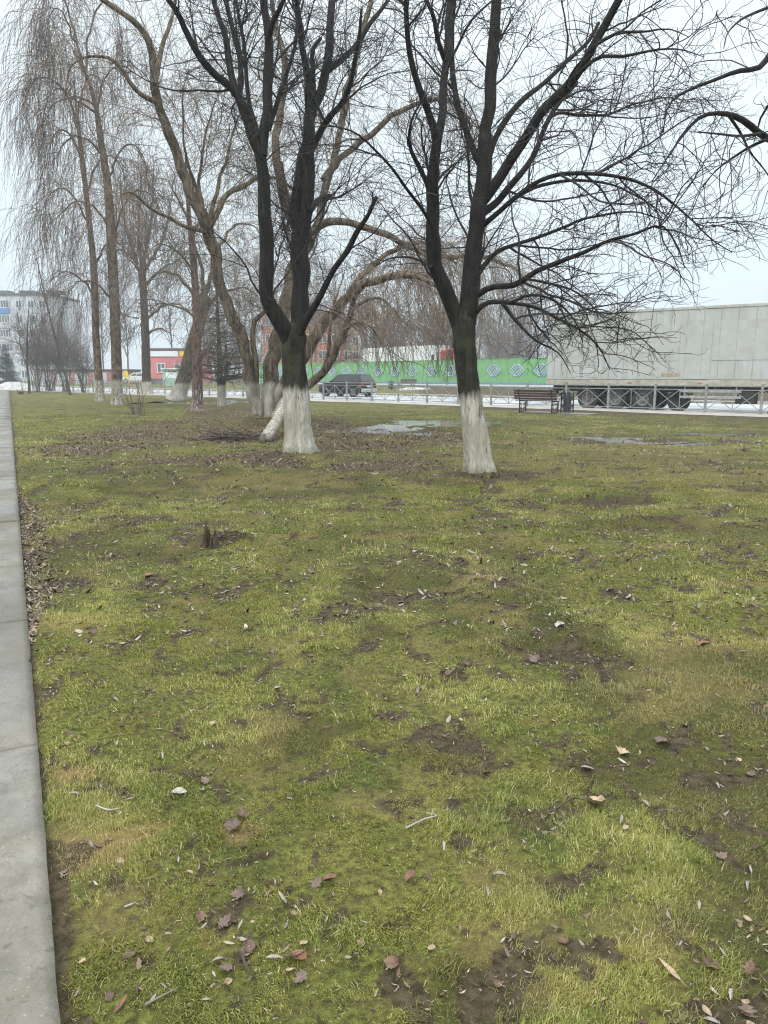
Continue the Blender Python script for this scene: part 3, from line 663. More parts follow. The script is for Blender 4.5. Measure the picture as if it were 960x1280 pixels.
# --- bushes at the left and shoots
def bush(name, label, base_px, top, halfw, n, mat, r0=.03, group=None, lean=0.0, kids=2.2, rt=.006):
    b = gp(*base_px); Y = b[1]; base = np.array([b[0], Y, float(gz(b[0], Y)) - .02])
    H = (at(base_px[0], top, Y) - base)[2]; W = halfw * Y / F
    a = rng.uniform(0, 2 * np.pi, n); pts = np.empty((n, 12, 3)); pts[:, 0] = np.stack([np.cos(a), np.sin(a), 0 * a], -1) * rng.uniform(0, .4, n)[:, None] * min(1, W)
    out = rng.uniform(.15, 1.0, n)
    d = norm(np.stack([np.cos(a) * out * W / H + lean, np.sin(a) * out * W / H, np.ones(n)], -1)); L = H * rng.uniform(.55, 1.08, n)
    for j in range(1, 12):
        d = norm(d + .07 * rng.normal(size=(n, 3))); d[:, 2] += .01; pts[:, j] = pts[:, j - 1] + d * (L / 11)[:, None]
    rr = np.linspace(1, .18, 12)[None] * r0 * rng.uniform(.5, 1.1, n)[:, None]
    tb_ = [tubes(pts, rr, 6)]
    if kids:
        A, B = spawn(pts, rr, per_m=kids, L=(.3 * H * .5, .6 * H * .5), ang=(20, 55), n=8, wander=.12, grav=(.04, -.03), rmax=.014, rtip=rt, tmin=.25, shorten=.4)
        A2, B2 = spawn(A, B, per_m=kids * 1.2, L=(.1 * H, .22 * H), ang=(25, 60), n=6, wander=.12, grav=(.02, .0), rmax=.009, rtip=rt, tmin=.1, shorten=.3)
        tb_ += [tubes(A, B, 4), tubes(A2, B2, 3)]
    V, q = merge(tb_); return tag(link(name, smooth(mesh_np(name, V, q)), mat[1] if kids else mat[0], None, base), label, 'bush', group)
BM = [M['bark_grey'], M['twig_grey']]
bush('bush', 'big spreading leafless bush, widest of the bushes on the far left lawn', (62, 489), 368, 48, 30, BM, .028, kids=2.4, rt=.009)
bush('bush', 'upright bare bush between the small dark tree and the widest bush', (47, 490), 385, 26, 26, BM, .024, kids=2.3, rt=.009)
bush('bush', 'tall thin stemmed bare bush between the two densest bushes on the left', (84, 490), 378, 30, 26, BM, .024, kids=2.3, rt=.009)
bush('bush', 'dense leafless bush of upright stems just left of the leftmost whitewashed birch', (105, 491), 392, 34, 28, BM, .026, kids=2.4, rt=.009)
bush('bush', 'low clump of cut shoots at the foot of the small far left tree', (26, 493), 484, 9, 26, BM, .02, kids=0)
bush('bush', 'small bush of brown bare shoots growing before the tall birch trunk', (171, 519), 462, 26, 17, [M['twig_birch'], M['twig_birch']], .016, kids=1.2, rt=.004)
bush('bush', 'bare rounded bush in front of the green hoarding beside the right linden trunk', (563, 489), 452, 20, 40, [M['twig_far'], M['twig_far']], .03, kids=1.3, rt=.009)
build_tree('young_tree', 'small dark tree with upswept branches, leftmost on the lawn near the path', 'tree', (37, 492),
  [(37, 493, 1.8), (36, 475, 1.5), (34, 458, 1.3), (34, 420, 1.0), (36, 385, .5)],
  [(0, -.8, 1.0, .4, curve((34, 460), (28, 440), (24, 415), (22, 390))), (0, .8, 1.0, .4, curve((34, 458), (44, 445), (50, 420), (52, 395))), (0, .5, .8, .4, curve((34, 440), (40, 415), (42, 390)))],
  BM + [M['twig_grey']], std_levels(1.2, (1.0, 2.2), (.08, .02), 3.2), sides=8)
build_tree('young_tree', 'thin leaning bare stem between the two biggest bushes on the left', 'tree', (88, 494),
  [(88, 495, 1.8), (84, 478, 1.6), (78, 455, 1.4), (66, 410, 1.1), (56, 370, .8), (46, 325, .5), (40, 305, .3)],
  [(0, -.8, .9, .4, curve((72, 430), (75, 400), (80, 370))), (0, .8, .8, .4, curve((60, 385), (52, 360), (48, 340)))],
  BM + [M['twig_grey']], std_levels(1.0, (1.0, 2.2), (.08, .0), 3.0), sides=8)
# ------------------------------------------------------------------ background trees
def bg_tree(label, px, Y, top, seed, w=.17, group='bare trees far behind the hoarding'):
    b = at(px, 470, Y); z0 = float(gz(b[0], Y)); base = np.array([b[0], Y, z0])
    root = thing('background_tree', label, 'tree', base, 0, group)
    H = HC + (470 - top) / F * Y - z0
    n = 16; tp = np.array([[0, 0, 0], [rng.normal() * .15, 0, H * .35], [rng.normal() * .3, 0, H * .7], [rng.normal() * .3, 0, H]])
    V, q, t3, P, r = roundtube(tp, [w, w * .75, w * .4, .03], 24, 8, .05, .3, seed)
    link('trunk', smooth(mesh_np('trunk', V, q, t3)), M['twig_far'], root)
    P2, r2 = resample(tp, [w, w * .75, w * .4, .03], NL)
    A, B = spawn(P2[None], r2[None], per_m=2.0, L=(H * .25, H * .5), ang=(25, 50), n=10, wander=.1, grav=(.08, .02), rmax=.07, rtip=.02, tmin=.2, shorten=.65)
    A2, B2 = spawn(A, B, per_m=2.0, L=(1.0, 3.4), ang=(25, 60), n=8, wander=.12, grav=(.06, -.05), rmax=.03, rtip=.016, tmin=.15, shorten=.4)
    A3, B3 = spawn(A2, B2, per_m=2.0, L=(.5, 1.7), ang=(25, 60), n=6, wander=.13, grav=(.03, -.05), rmax=.02, rtip=.013, tmin=.1, shorten=.3)
    V, q = merge([tubes(A, B, 4), tubes(A2, B2, 3), tubes(A3, B3, 3)])
    link('crown', smooth(mesh_np('crown', V, q)), M['twig_far'], root)
    return root
BG = [(455, 122, 330), (478, 118, 345), (512, 125, 340), (545, 120, 350), (600, 112, 352), (622, 118, 362), (645, 110, 372), (668, 115, 384), (690, 120, 388), (718, 112, 392),
      (395, 130, 320), (420, 128, 340), (330, 140, 330), (300, 135, 340), (160, 140, 350), (215, 135, 345), (130, 145, 370), (255, 130, 340), (640, 150, 392), (580, 140, 345), (760, 125, 398), (530, 145, 360)]
order = sorted(range(len(BG)), key=lambda i: BG[i][0])
for k, i in enumerate(order):
    px, Y, top = BG[i]
    bg_tree('pale bare tree in the misty row of trees behind the hoarding and shops', px, Y, top, k + 3)
def far_wood():
    n = 150; px = rng.uniform(250, 800, n); Y = rng.uniform(150, 215, n); top = rng.uniform(385, 425, n)
    b = np.stack([(px - 480) / F * Y / cp, Y, np.full(n, .5)], -1); H = HC + (470 - top) / F * Y
    P = np.empty((n, 10, 3)); P[:, 0] = b; dd = np.stack([rng.normal(0, .06, n), 0 * px, np.ones(n)], -1)
    for j in range(1, 10): dd = norm(dd + .05 * rng.normal(size=(n, 3))); P[:, j] = P[:, j - 1] + dd * (H / 9)[:, None]
    rr = np.linspace(1, .2, 10)[None] * rng.uniform(.1, .2, n)[:, None]
    A, B = spawn(P, rr, per_m=1.6, L=(3, 7), ang=(20, 50), n=8, wander=.1, grav=(.08, .03), rmax=.08, rtip=.035, tmin=.12, shorten=.6)
    A2, B2 = spawn(A, B, per_m=1.3, L=(1.0, 3.0), ang=(25, 60), n=6, wander=.12, grav=(.05, -.03), rmax=.05, rtip=.028, tmin=.1, shorten=.3)
    V, q = merge([tubes(P, rr, 5), tubes(A, B, 3), tubes(A2, B2, 3)])
    tag(link('far_wood', smooth(mesh_np('far_wood', V, q)), M['twig_far']), 'misty mass of bare trees on the horizon', 'wood', kind='stuff')
far_wood()
# ------------------------------------------------------------------ ground sheet
ang = np.concatenate([np.linspace(-42, 42, 330), np.linspace(42, 318, 70)[1:-1]])
ang = np.radians(ang); rad_ = np.concatenate([[.02], np.geomspace(.5, 900, 400)])
A_, R_ = np.meshgrid(ang, rad_); GX = R_ * np.sin(A_); GY = R_ * np.cos(A_)
Z = gz(GX, GY)
Vg = np.stack([GX, GY, Z], -1).reshape(-1, 3)
nr, na = GX.shape; idx = np.arange(nr * na).reshape(nr, na); nx = np.roll(idx, -1, 1)
Qg = np.stack([idx[:-1], idx[1:], nx[1:], nx[:-1]], -1).reshape(-1, 4)
mg = smooth(mesh_np('lawn', Vg, Qg)); mk = masks(Vg[:, 0], Vg[:, 1])
for k in ('soil', 'litter', 'dry', 'dull'):
    a = mg.attributes.new(k, 'FLOAT', 'POINT'); a.data.foreach_set('value', mk[k].astype(np.float32))
def grass_colour(t, pos):
    big = t.noise(pos, .9, 4, .6); mid = t.noise(pos, 3.5, 4, .6)
    c = t.mix(t.ramp(big, [(.35, 0.), (.65, 1.)]), (.108, .152, .028), (.245, .262, .052))
    c = t.mix(t.ramp(mid, [(.4, 0.), (.7, .8)]), c, (.31, .29, .075))
    return c
t = NT('mossy_lawn_soil'); pos = t.node('ShaderNodeNewGeometry').outputs['Position']
c = grass_colour(t, pos)
fine = t.noise(pos, 38, 5, .7); fine2 = t.noise(pos, 11, 5, .65)
c = t.mix(t.ramp(fine, [(.36, .95), (.64, .30)]), c, (.034, .030, .014))
c = t.mix(t.ramp(fine2, [(.5, 0.), (.68, .6)]), c, (.13, .10, .038))
c = t.mix(t.math('MULTIPLY', t.attr('dull'), .62), c, (.055, .052, .018))
c = t.mix(t.math('MULTIPLY', t.attr('dry'), .6), c, (.26, .18, .08))
lit = t.mix(t.ramp(t.noise(pos, 30, 4, .7), [(.38, 0.), (.62, 1.)]), (.032, .022, .015), (.15, .10, .065))
c = t.mix(t.math('MULTIPLY', t.attr('litter'), .9), c, lit)
so = t.mix(t.ramp(t.noise(pos, 24, 6, .7), [(.36, 0.), (.6, 1.)]), (.022, .016, .010), (.095, .072, .045))
c = t.mix(t.ramp(t.math('ADD', t.attr('soil'), t.math('MULTIPLY', t.math('SUBTRACT', t.noise(pos, 45, 4, .7), .5), 1.0)), [(.3, 0.), (.7, .9)]), c, so)
c = t.mix(t.ramp(t.noise(pos, 1.7, 4, .6), [(.3, .25), (.5, 0.)]), c, (.03, .03, .012))
t.set(col=c, rough=.85, spec=.12)
t.bump(t.math('ADD', fine, t.math('MULTIPLY', fine2, 1.4)), .03, 1.0)
M['lawn'] = t.m
lawn = link('lawn', mg, M['lawn']); tag(lawn, 'mossy patchy lawn under the trees', 'lawn', kind='structure')
# puddles: thin sheets of standing water in dips of the lawn
t = NT('puddle_water'); pos = t.node('ShaderNodeNewGeometry').outputs['Position']
t.set(col=(.03, .028, .022), rough=.075, spec=1.0)
M['water'] = t.m
for (px, py, rx, ry, d) in PUD:
    c = gp(px, py, d); e = gp(px + rx * 1.5, py, d); f_ = gp(px, py - ry * 1.5, d); g_ = gp(px, py + ry * 1.5, d)
    ax = abs(e[0] - c[0]); ay = abs(f_[1] - g_[1]) / 2
    a = np.arange(40) * 2 * np.pi / 40
    V = np.stack([ax * np.cos(a), ay * np.sin(a), 0 * a], -1)
    o = link('puddle', mesh_np('puddle', V, None, np.stack([np.zeros(38, int), np.arange(1, 39), np.arange(2, 40)], -1)), M['water'], None, c); tag(o, 'shallow puddle of water lying in the lawn', 'puddle', kind='structure')
# ------------------------------------------------------------------ path of concrete slabs
t = NT('wet_concrete_slab'); pos = t.node('ShaderNodeNewGeometry').outputs['Position']
b_ = t.noise(pos, 1.3, 5, .6); f1 = t.noise(pos, 70, 4, .7); f2 = t.noise(pos, 9, 6, .7)
c = t.mix(t.ramp(b_, [(.35, 0.), (.65, 1.)]), (.12, .108, .085), (.215, .20, .168))
c = t.mix(t.ramp(f2, [(.38, .7), (.56, 0.)]), c, (.11, .10, .075))
c = t.mix(t.ramp(t.noise(pos, 3.1, 6, .7, .6), [(.5, 0.), (.66, .6)]), c, (.20, .175, .125))
c = t.mix(t.ramp(f1, [(.3, .6), (.42, 0.)]), c, (.09, .085, .07))
vo = t.node('ShaderNodeTexVoronoi', {'Vector': pos, 'Scale': 55.0}); c = t.mix(t.ramp(vo.outputs['Distance'], [(.12, .75), (.2, 0.)]), c, t.mix(t.ramp(t.noise(pos, 90, 2), [(.4, 0.), (.6, 1.)]), (.09, .085, .07), (.31, .30, .275)))
c = t.mix(t.ramp(t.noise(pos, .8, 6, .7, .8), [(.46, 0.), (.6, .75)]), c, (.085, .08, .065))
c = t.mix(t.ramp(t.noise(pos, 16, 4, .8, 1.5), [(.57, 0.), (.63, .7)]), c, (.07, .065, .05))
dp = t.node('ShaderNodeVectorMath', operation='DOT_PRODUCT'); t.l.new(pos, dp.inputs[0]); dp.inputs[1].default_value = (float(PD[0]), float(PD[1]), 0)
sl_ = t.math('FLOOR', t.math('DIVIDE', t.math('SUBTRACT', dp.outputs['Value'], float(gp(35, 937)[:2] @ PD)), 1.652)); wn_ = t.node('ShaderNodeTexWhiteNoise', noise_dimensions='1D'); t.l.new(sl_, wn_.inputs['W'])
c = t.mix(t.math('MULTIPLY', wn_.outputs['Value'], .55), c, (.105, .092, .068))
wet = t.ramp(t.noise(pos, 1.1, 5, .65, .3), [(.46, 0.), (.6, 1.)])
c = t.mix(t.math('MULTIPLY', wet, .35), c, (.16, .155, .145))
t.set(col=c, rough=t.ramp(wet, [(0., .8), (1., .24)]), spec=.45)
t.bump(t.math('ADD', f1, f2), .004, .8)
M['slab'] = t.m
PWID = 2.3; SL = 1.652; f0 = float(gp(35, 937)[:2] @ PD); PV = []; PQ = []; off_ = 0
for k in range(-3, 50):
    a0 = f0 + k * SL + .012; a1 = f0 + (k + 1) * SL - .012; near = k < 14
    na_, nb_ = (60, 44) if near else (10, 6); dz = random.uniform(-.007, .007); tx = random.uniform(-.003, .003)
    ga = np.linspace(0, 1, na_); gb = np.linspace(0, 1, nb_) ** .6      # finer towards the lawn edge
    A2, B2 = np.meshgrid(ga, gb, indexing='ij'); S_ = a0 + (a1 - a0) * A2; Wd_ = -PWID + PWID * B2
    edge = np.minimum(np.minimum(A2 * SL, (1 - A2) * SL), -Wd_)
    chip = (fbm(S_, Wd_, .07, 71, 3) - .5) * .007 + np.where(fbm(S_, Wd_, .12, 72, 2) > .74, -.007, 0)
    Wj = Wd_ + np.where(B2 > .999, chip, 0); Sj = S_ + np.where(A2 < .001, -chip * .6, 0) + np.where(A2 > .999, chip * .6, 0)
    zz = .03 + dz + tx * (Wd_ + 1) + (fbm(S_, Wd_, .05, 73, 3) - .5) * .004 - .012 * np.exp(-edge / .012)
    X_ = PD[0] * Sj + PN[0] * (PE + Wj); Y_ = PD[1] * Sj + PN[1] * (PE + Wj)
    top = np.stack([X_, Y_, zz], -1); n0 = na_ * nb_; idx = np.arange(n0).reshape(na_, nb_)
    q_ = np.stack([idx[:-1, :-1], idx[1:, :-1], idx[1:, 1:], idx[:-1, 1:]], -1).reshape(-1, 4)
    rim_ = np.concatenate([idx[:, -1], idx[-1, -2::-1], idx[-2::-1, 0], idx[0, 1:-1]]); bot = top.reshape(-1, 3)[rim_].copy(); bot[:, 2] = -.09
    bi = n0 + np.arange(len(rim_)); q2 = np.stack([rim_, np.roll(rim_, -1), np.roll(bi, -1), bi], -1)
    PV.append(top.reshape(-1, 3)); PV.append(bot); PQ.append(np.concatenate([q_, q2]) + off_); off_ += n0 + len(rim_)
path = link('path', mesh_np('path', np.concatenate(PV), np.concatenate(PQ)), M['slab']); tag(path, 'path of long damp concrete slabs at the left edge', 'path', kind='structure')
# ------------------------------------------------------------------ road, pavement, far verge
t = NT('wet_road'); pos = t.node('ShaderNodeNewGeometry').outputs['Position']
ice = t.ramp(t.noise(pos, .35, 6, .65, .5), [(.36, 0.), (.56, 1.)])
c = t.mix(ice, (.13, .13, .135), (.36, .365, .38)); c = t.mix(t.ramp(t.noise(pos, 3, 5, .7), [(.5, 0.), (.75, .5)]), c, (.2, .19, .18))
t.set(col=c, rough=t.ramp(ice, [(0., .22), (1., .5)]), spec=.5); M['road'] = t.m
t = NT('pavement_grit'); pos = t.node('ShaderNodeNewGeometry').outputs['Position']
c = t.mix(t.ramp(t.noise(pos, 2.2, 6, .7), [(.35, 0.), (.65, 1.)]), (.22, .19, .165), (.40, .36, .32)); t.set(col=c, rough=.55, spec=.4); t.bump(t.noise(pos, 40, 3), .006); M['pave'] = t.m
M['kerb'] = plain('kerb_concrete', (.34, .33, .31), .7, .2, 4, bump=.004)
def strip(name, u0, u1, s0, s1, z0, z1, mat, n=40, thick=None):
    V = []; F_ = []
    for i in range(n + 1):
        u = u0 + (u1 - u0) * i / n
        a, b = road_pt(u, s0), road_pt(u, s1)
        V += [(a[0], a[1], z0), (b[0], b[1], z1)]
        if i: F_.append((2 * i - 2, 2 * i, 2 * i + 1, 2 * i - 1))
    mb = MB(); mb.add(V, F_); return mb.build(name, mat)
tag(strip('road', -160, 60, .26, 13.2, -.08, -.08, M['road']), 'wet pale road behind the railing', 'road', kind='structure')
mb = MB()
V = []; F_ = []
for i in range(161):                                       # pavement with a worn, uneven lawn edge
    u = -160 + 220 * i / 160; e = -1.75 + .35 * (vnoise(u, 0, 1.7, 3) - .5) * 2
    a, b = road_pt(u, e), road_pt(u, .1); V += [(a[0], a[1], .012), (b[0], b[1], .022)]
    if i: F_.append((2 * i - 2, 2 * i, 2 * i + 1, 2 * i - 1))
mb.add(V, F_); tag(mb.build('pavement', M['pave']), 'narrow gritty pavement along the railing', 'pavement', kind='structure')
def kerbline(s, z, h, name='kerb'):
    mb = MB(); a, b = road_pt(-160, s), road_pt(60, s); mb.box(((a[0] + b[0]) / 2, (a[1] + b[1]) / 2, z), (220, .15, h), Matrix.Rotation(math.atan2(RU[1], RU[0]), 3, 'Z'), .02)
    tag(mb.build(name, M['kerb']), 'grey concrete kerb along the road', 'kerb', kind='structure')
kerbline(.18, -.055, .18); kerbline(13.28, -.04, .2)
# ------------------------------------------------------------------ grass blades (uncountable)
def blades(n, r0, r1, h, w, wide=38, thin_by=None, left=-3.5):
    r = np.sqrt(rng.uniform(r0 ** 2, r1 ** 2, n)); a = np.radians(rng.uniform(-wide, wide, n))
    x, y = r * np.sin(a), r * np.cos(a)
    ok = (spath(x, y) > -.006) & (sroad(x, y) < -2.3)
    x, y, r = x[ok], y[ok], r[ok]
    mk = masks(x, y)
    dens = (1 - .72 * sstep(.25, .9, mk['soil'])) * (1 - .85 * sstep(.86, .94, mk['soil'])) * (1 - .75 * mk['litter']) * (1 - .35 * mk['dull']) * np.where(r < 7, .10 + .90 * sstep(.38, .58, fbm(x, y, .085, 200, 3)), .16 + .84 * sstep(.40, .58, fbm(x, y, .24, 201, 3)))
    z = gz(x, y)
    for (px, py, rx, ry, d) in PUD: dens = dens * np.where((z < d - .002) & (ell(x, y, px, py, rx * 1.3, ry * 1.4, 21, .5) > .05), .03, 1)
    ok = rng.random(len(x)) < dens; x, y, r, z = x[ok], y[ok], r[ok], z[ok]; mk = {k: v[ok] for k, v in mk.items()}
    n = len(x); hh = h * rng.lognormal(0, .35, n) * (.35 + .6 * fbm(x, y, .6, 210) + .75 * sstep(.4, .75, fbm(x, y, .13, 211))); ww = w * rng.uniform(.6, 1.3, n)
    ww = ww * (1 + .10 * np.maximum(r - r0, 0) / max(1, r0))
    b = 9 * fbm(x, y, .9, 230, 2) + rng.normal(0, 1.1, n); lean_ = rng.uniform(.25, 1.6, n) + .4 * (fbm(x, y, .2, 233) - .5); cx, cy = np.cos(b), np.sin(b)
    f = b + np.pi / 2 + rng.normal(0, .5, n); sx, sy = np.cos(f) * ww / 2, np.sin(f) * ww / 2
    base = np.stack([x, y, z - .003], -1); side = np.stack([sx, sy, 0 * sx], -1)
    l1 = lean_ * .5; l2 = lean_ * 1.25
    mid = base + (hh * .55)[:, None] * np.stack([cx * np.sin(l1), cy * np.sin(l1), np.cos(l1)], -1)
    tip = mid + (hh * .5)[:, None] * np.stack([cx * np.sin(l2), cy * np.sin(l2), np.cos(l2)], -1)
    V = np.stack([base - side, base + side, mid + side * .8, mid - side * .8, tip], 1).reshape(-1, 3)
    i = np.arange(n)[:, None] * 5
    rnd = rng.random(n)
    kind = np.zeros((n, 4), np.float32); kind[:, 0] = rnd; kind[:, 1] = np.clip(mk['dry'] + .12 * rng.normal(size=n), 0, 1); kind[:, 2] = np.maximum(mk['dull'], mk['soil']); kind[:, 3] = 1
    return V, i + np.array([[0, 1, 2, 3]]), i + np.array([[3, 2, 4]]), np.repeat(kind, 5, axis=0)
BL = [blades(380000, 1.1, 2.6, .0155, .0019, 42), blades(420000, 2.6, 5.2, .017, .0029, 40), blades(320000, 5.2, 11, .023, .0054, 38), blades(200000, 11, 30, .030, .014, 36)]
V = np.concatenate([b[0] for b in BL]); off = np.cumsum([0] + [len(b[0]) for b in BL])
Q = np.concatenate([b[1] + o for b, o in zip(BL, off)]); T = np.concatenate([b[2] + o for b, o in zip(BL, off)])
K = np.concatenate([b[3] for b in BL])
mgr = mesh_np('grass', V, Q, T)
ca_ = mgr.color_attributes.new('tone', 'FLOAT_COLOR', 'POINT'); ca_.data.foreach_set('color', K.ravel())
t = NT('grass_blade'); pos = t.node('ShaderNodeNewGeometry').outputs['Position']
sep = t.node('ShaderNodeSeparateColor'); t.l.new(t.attr('tone', 'Color'), sep.inputs[0])
c = grass_colour(t, pos)
c = t.mix(t.ramp(sep.outputs[0], [(0., .6), (.35, 0.)]), c, (.055, .075, .018))
c = t.mix(t.ramp(sep.outputs[0], [(.5, 0.), (.9, .75)]), c, (.40, .39, .10))
c = t.mix(t.ramp(sep.outputs[0], [(.88, 0.), (.92, .9)]), c, (.52, .45, .26))
c = t.mix(t.math('MULTIPLY', sep.outputs[2], .6), c, (.125, .115, .05))
c = t.mix(t.math('MULTIPLY', sep.outputs[1], .6), c, (.40, .285, .125))
t.set(col=c, rough=.55, spec=.25)
tr = t.node('ShaderNodeBsdfTranslucent'); t.l.new(c, tr.inputs[0]); ms = t.node('ShaderNodeMixShader', {0: .25})
t.l.new(t.b.outputs[0], ms.inputs[1]); t.l.new(tr.outputs[0], ms.inputs[2]); t.l.new(ms.outputs[0], t.n['Material Output'].inputs[0])
M['grass'] = t.m
tag(link('grass', mgr, M['grass']), 'short mossy yellow green grass', 'grass', kind='stuff')
# ------------------------------------------------------------------ leaves
def leaf_shape(kind):
    """outline rows (along, half width); returned as verts, quads: a curled sheet with a midrib fold"""
    rows = {'willow': [(0, .004), (.15, .07), (.35, .11), (.6, .10), (.82, .06), (1, .004)],
            'oval': [(0, .01), (.12, .22), (.35, .36), (.6, .34), (.82, .2), (1, .01)],
            'broad': [(0, .02), (.08, .3), (.25, .46), (.45, .42), (.6, .48), (.8, .25), (1, .01)],
            'lobed': [(0, .02), (.06, .36), (.16, .2), (.34, .52), (.48, .24), (.62, .34), (.8, .12), (1, .01)]}[kind]
    return rows
def leaf_geo(kind, L, curl, fold, twist, stem=.25):
    rows = leaf_shape(kind); V = []; Fq = []
    for i, (s, w) in enumerate(rows):
        a = curl * (s - .4); x = L * (math.sin(a) / curl if abs(curl) > .05 else s - .4); zc = L * ((1 - math.cos(a)) / curl if abs(curl) > .05 else 0)
        tw = twist * (s - .5)
        for j in (-1, -.5, 0, .5, 1):
            y = j * w * L; z = abs(j) * w * L * fold
            V.append((x, y * math.cos(tw) - z * math.sin(tw), zc + y * math.sin(tw) + z * math.cos(tw)))
        if i:
            for j in range(4): Fq.append(((i - 1) * 5 + j, i * 5 + j, i * 5 + j + 1, (i - 1) * 5 + j + 1))
    V = np.array(V)
    if stem:
        n = len(V); e = V[2]; d = np.array([-1, .2, .05]); w = .012 * L
        V = np.vstack([V, e + [0, w, 0], e - [0, w, 0], e + d * L * stem + [0, -w * .7, 0], e + d * L * stem + [0, w * .7, 0]]); Fq.append((n, n + 1, n + 2, n + 3))
    V[:, 2] -= V[:, 2].min()
    return V, np.array(Fq)
def leaf_mat(name, c0, c1, rough=.55):
    t = NT(name); v = t.coord('Object'); oi = t.node('ShaderNodeObjectInfo').outputs['Random']
    c = t.mix(t.ramp(t.noise(v, 90, 4, .7), [(.35, 0.), (.65, 1.)]), c0, c1)
    c = t.mix(t.math('MULTIPLY', oi, .45), c, [q * .45 for q in c0])
    t.set(col=c, rough=rough, spec=.4); t.bump(t.noise(v, 140, 3), .002); return t.m
LM = {'pale': leaf_mat('pale_grey_leaf', (.16, .145, .12), (.35, .32, .275)), 'tan': leaf_mat('tan_leaf', (.22, .15, .09), (.42, .32, .21)), 'brown': leaf_mat('brown_leaf', (.06, .035, .022), (.16, .09, .055)),
      'rust': leaf_mat('rust_leaf', (.12, .055, .03), (.22, .11, .06)), 'maroon': leaf_mat('maroon_leaf', (.085, .055, .042), (.17, .115, .09)), 'black': leaf_mat('rotten_leaf', (.015, .012, .01), (.05, .04, .03))}
def put_leaf(me, px, py, rz, label, group=None, lift=.012, tilt=None, xy=None):
    p = gp(px, py) if xy is None else np.array([xy[0], xy[1], 0]); z = float(gz(p[0], p[1]))
    o = bpy.data.objects.new('fallen_leaf', me); C.objects.link(o); o.location = (float(p[0]), float(p[1]), z + lift)
    tx, ty = tilt if tilt else (random.uniform(-.3, .3), random.uniform(-.3, .3)); o.rotation_euler = (tx, ty, rz)
    return tag(o, label, 'leaf', group)
def leaf_mesh(kind, L, curl, fold, twist, mat, stem=.25):
    V, Fq = leaf_geo(kind, L, curl, fold, twist, stem); me = smooth(mesh_np('fallen_leaf', V, Fq)); me.materials.append(LM[mat]); return me
SP = [  # the leaves one can point at
 ('broad', .105, 1.6, .35, .6, 'tan', 742, 1012, -.5, 'large pale tan curled leaf, longest leaf in the right foreground grass'),
 ('broad', .075, .9, .3, .2, 'maroon', 826, 936, .4, 'rounded maroon leaf lying on dull grass right of a star shaped leaf'),
 ('lobed', .085, .6, .3, .3, 'tan', 777, 945, 1.0, 'star shaped brown leaf with pale ribs, left of a rounded maroon leaf'),
 ('oval', .075, .3, .15, .2, 'pale', 222, 996, .1, 'flat grey oval leaf between path and bare straw patch'),
 ('broad', .07, .8, .3, .4, 'maroon', 291, 1044, 1.2, 'pinkish brown leaf at the tip of a dark leaf clump near a straw patch'),
 ('lobed', .07, 1.2, .4, .5, 'brown', 303, 1028, .3, 'dark crumpled leaf touching a pinkish brown leaf'),
 ('oval', .075, 1.2, .4, .6, 'rust', 375, 1212, 2.6, 'reddish brown curled leaf on a bare orange spot at the bottom'),
 ('willow', .085, .9, .3, .5, 'brown', 366, 1208, .2, 'dark narrow leaf leaning on a reddish curled leaf at the bottom'),
 ('oval', .06, .9, .4, .4, 'rust', 411, 1113, .5, 'orange brown curled leaf beside a pale flake in the middle foreground'),
 ('oval', .06, 1.0, .4, .4, 'rust', 513, 1112, .8, 'rust coloured leaf standing on edge in the middle foreground'),
 ('broad', .09, .7, .3, .5, 'rust', 879, 815, .2, 'brown crumpled leaf near the right edge above the dull grass'),
 ('broad', .085, .9, .4, .5, 'pale', 700, 788, .5, 'pale grey brown leaf over the bare muddy patch in mid lawn'),
 ('broad', .085, .7, .35, .4, 'maroon', 669, 822, 1.8, 'pinkish leaf lying in the middle of the muddy patch'),
 ('broad', .08, .5, .3, .5, 'pale', 763, 741, .1, 'light grey flat leaf alone on green grass in mid lawn'),
 ('oval', .07, .6, .2, .2, 'pale', 732, 968, .0, 'whitish oval leaf just below a star shaped leaf'),
 ('broad', .10, .9, .4, .4, 'rust', 186, 719, .4, 'orange brown leaf clump on the left lawn below the stump'),
 ('oval', .05, .7, .4, .4, 'pale', 346, 866, .4, 'whitish flake shaped leaf on dark bare spot left of mid lawn'),
 ('willow', .09, .5, .3, .3, 'tan', 838, 1230, 2.2, 'long tan rolled leaf near the lower right corner'),
 ('lobed', .075, 1.3, .4, .4, 'brown', 885, 1225, .6, 'crumpled brown leaf beside a muddy hollow near the lower right corner'),
 ('willow', .075, .7, .3, .4, 'rust', 150, 1265, 1.3, 'reddish narrow leaf at the bottom beside the path edge'),
]
for (k, L, cu, fo, tw, mt, px, py, rz, lab) in SP: put_leaf(leaf_mesh(k, L * .72, cu * 1.35, fo + .35, tw, mt), px, py, rz, lab, None, .009)
POOL = [('narrow pale willow leaf lying loose on the grass', 'narrow pale leaves on the lawn', [leaf_mesh('willow', random.uniform(.022, .05), random.choice([-1, 1]) * random.uniform(.3, 1.6), random.uniform(.2, .9), random.uniform(-.8, .8), 'pale', .12) for _ in range(12)], 110, 1.25, 7),
        ('small tan withered leaf among the short grass', 'small tan leaves on the lawn', [leaf_mesh('oval', random.uniform(.014, .03), random.uniform(.4, 1.6), random.uniform(.2, .8), random.uniform(-.8, .8), 'tan', .2) for _ in range(9)], 75, 1.25, 8),
        ('small dark brown crumpled leaf among the short grass', 'small dark leaves on the lawn', [leaf_mesh(random.choice(['oval', 'lobed']), random.uniform(.02, .045), random.uniform(.3, 1.3), random.uniform(.1, .5), random.uniform(-.6, .6), random.choice(['brown', 'brown', 'maroon']), .2) for _ in range(12)], 92, 1.25, 8)]
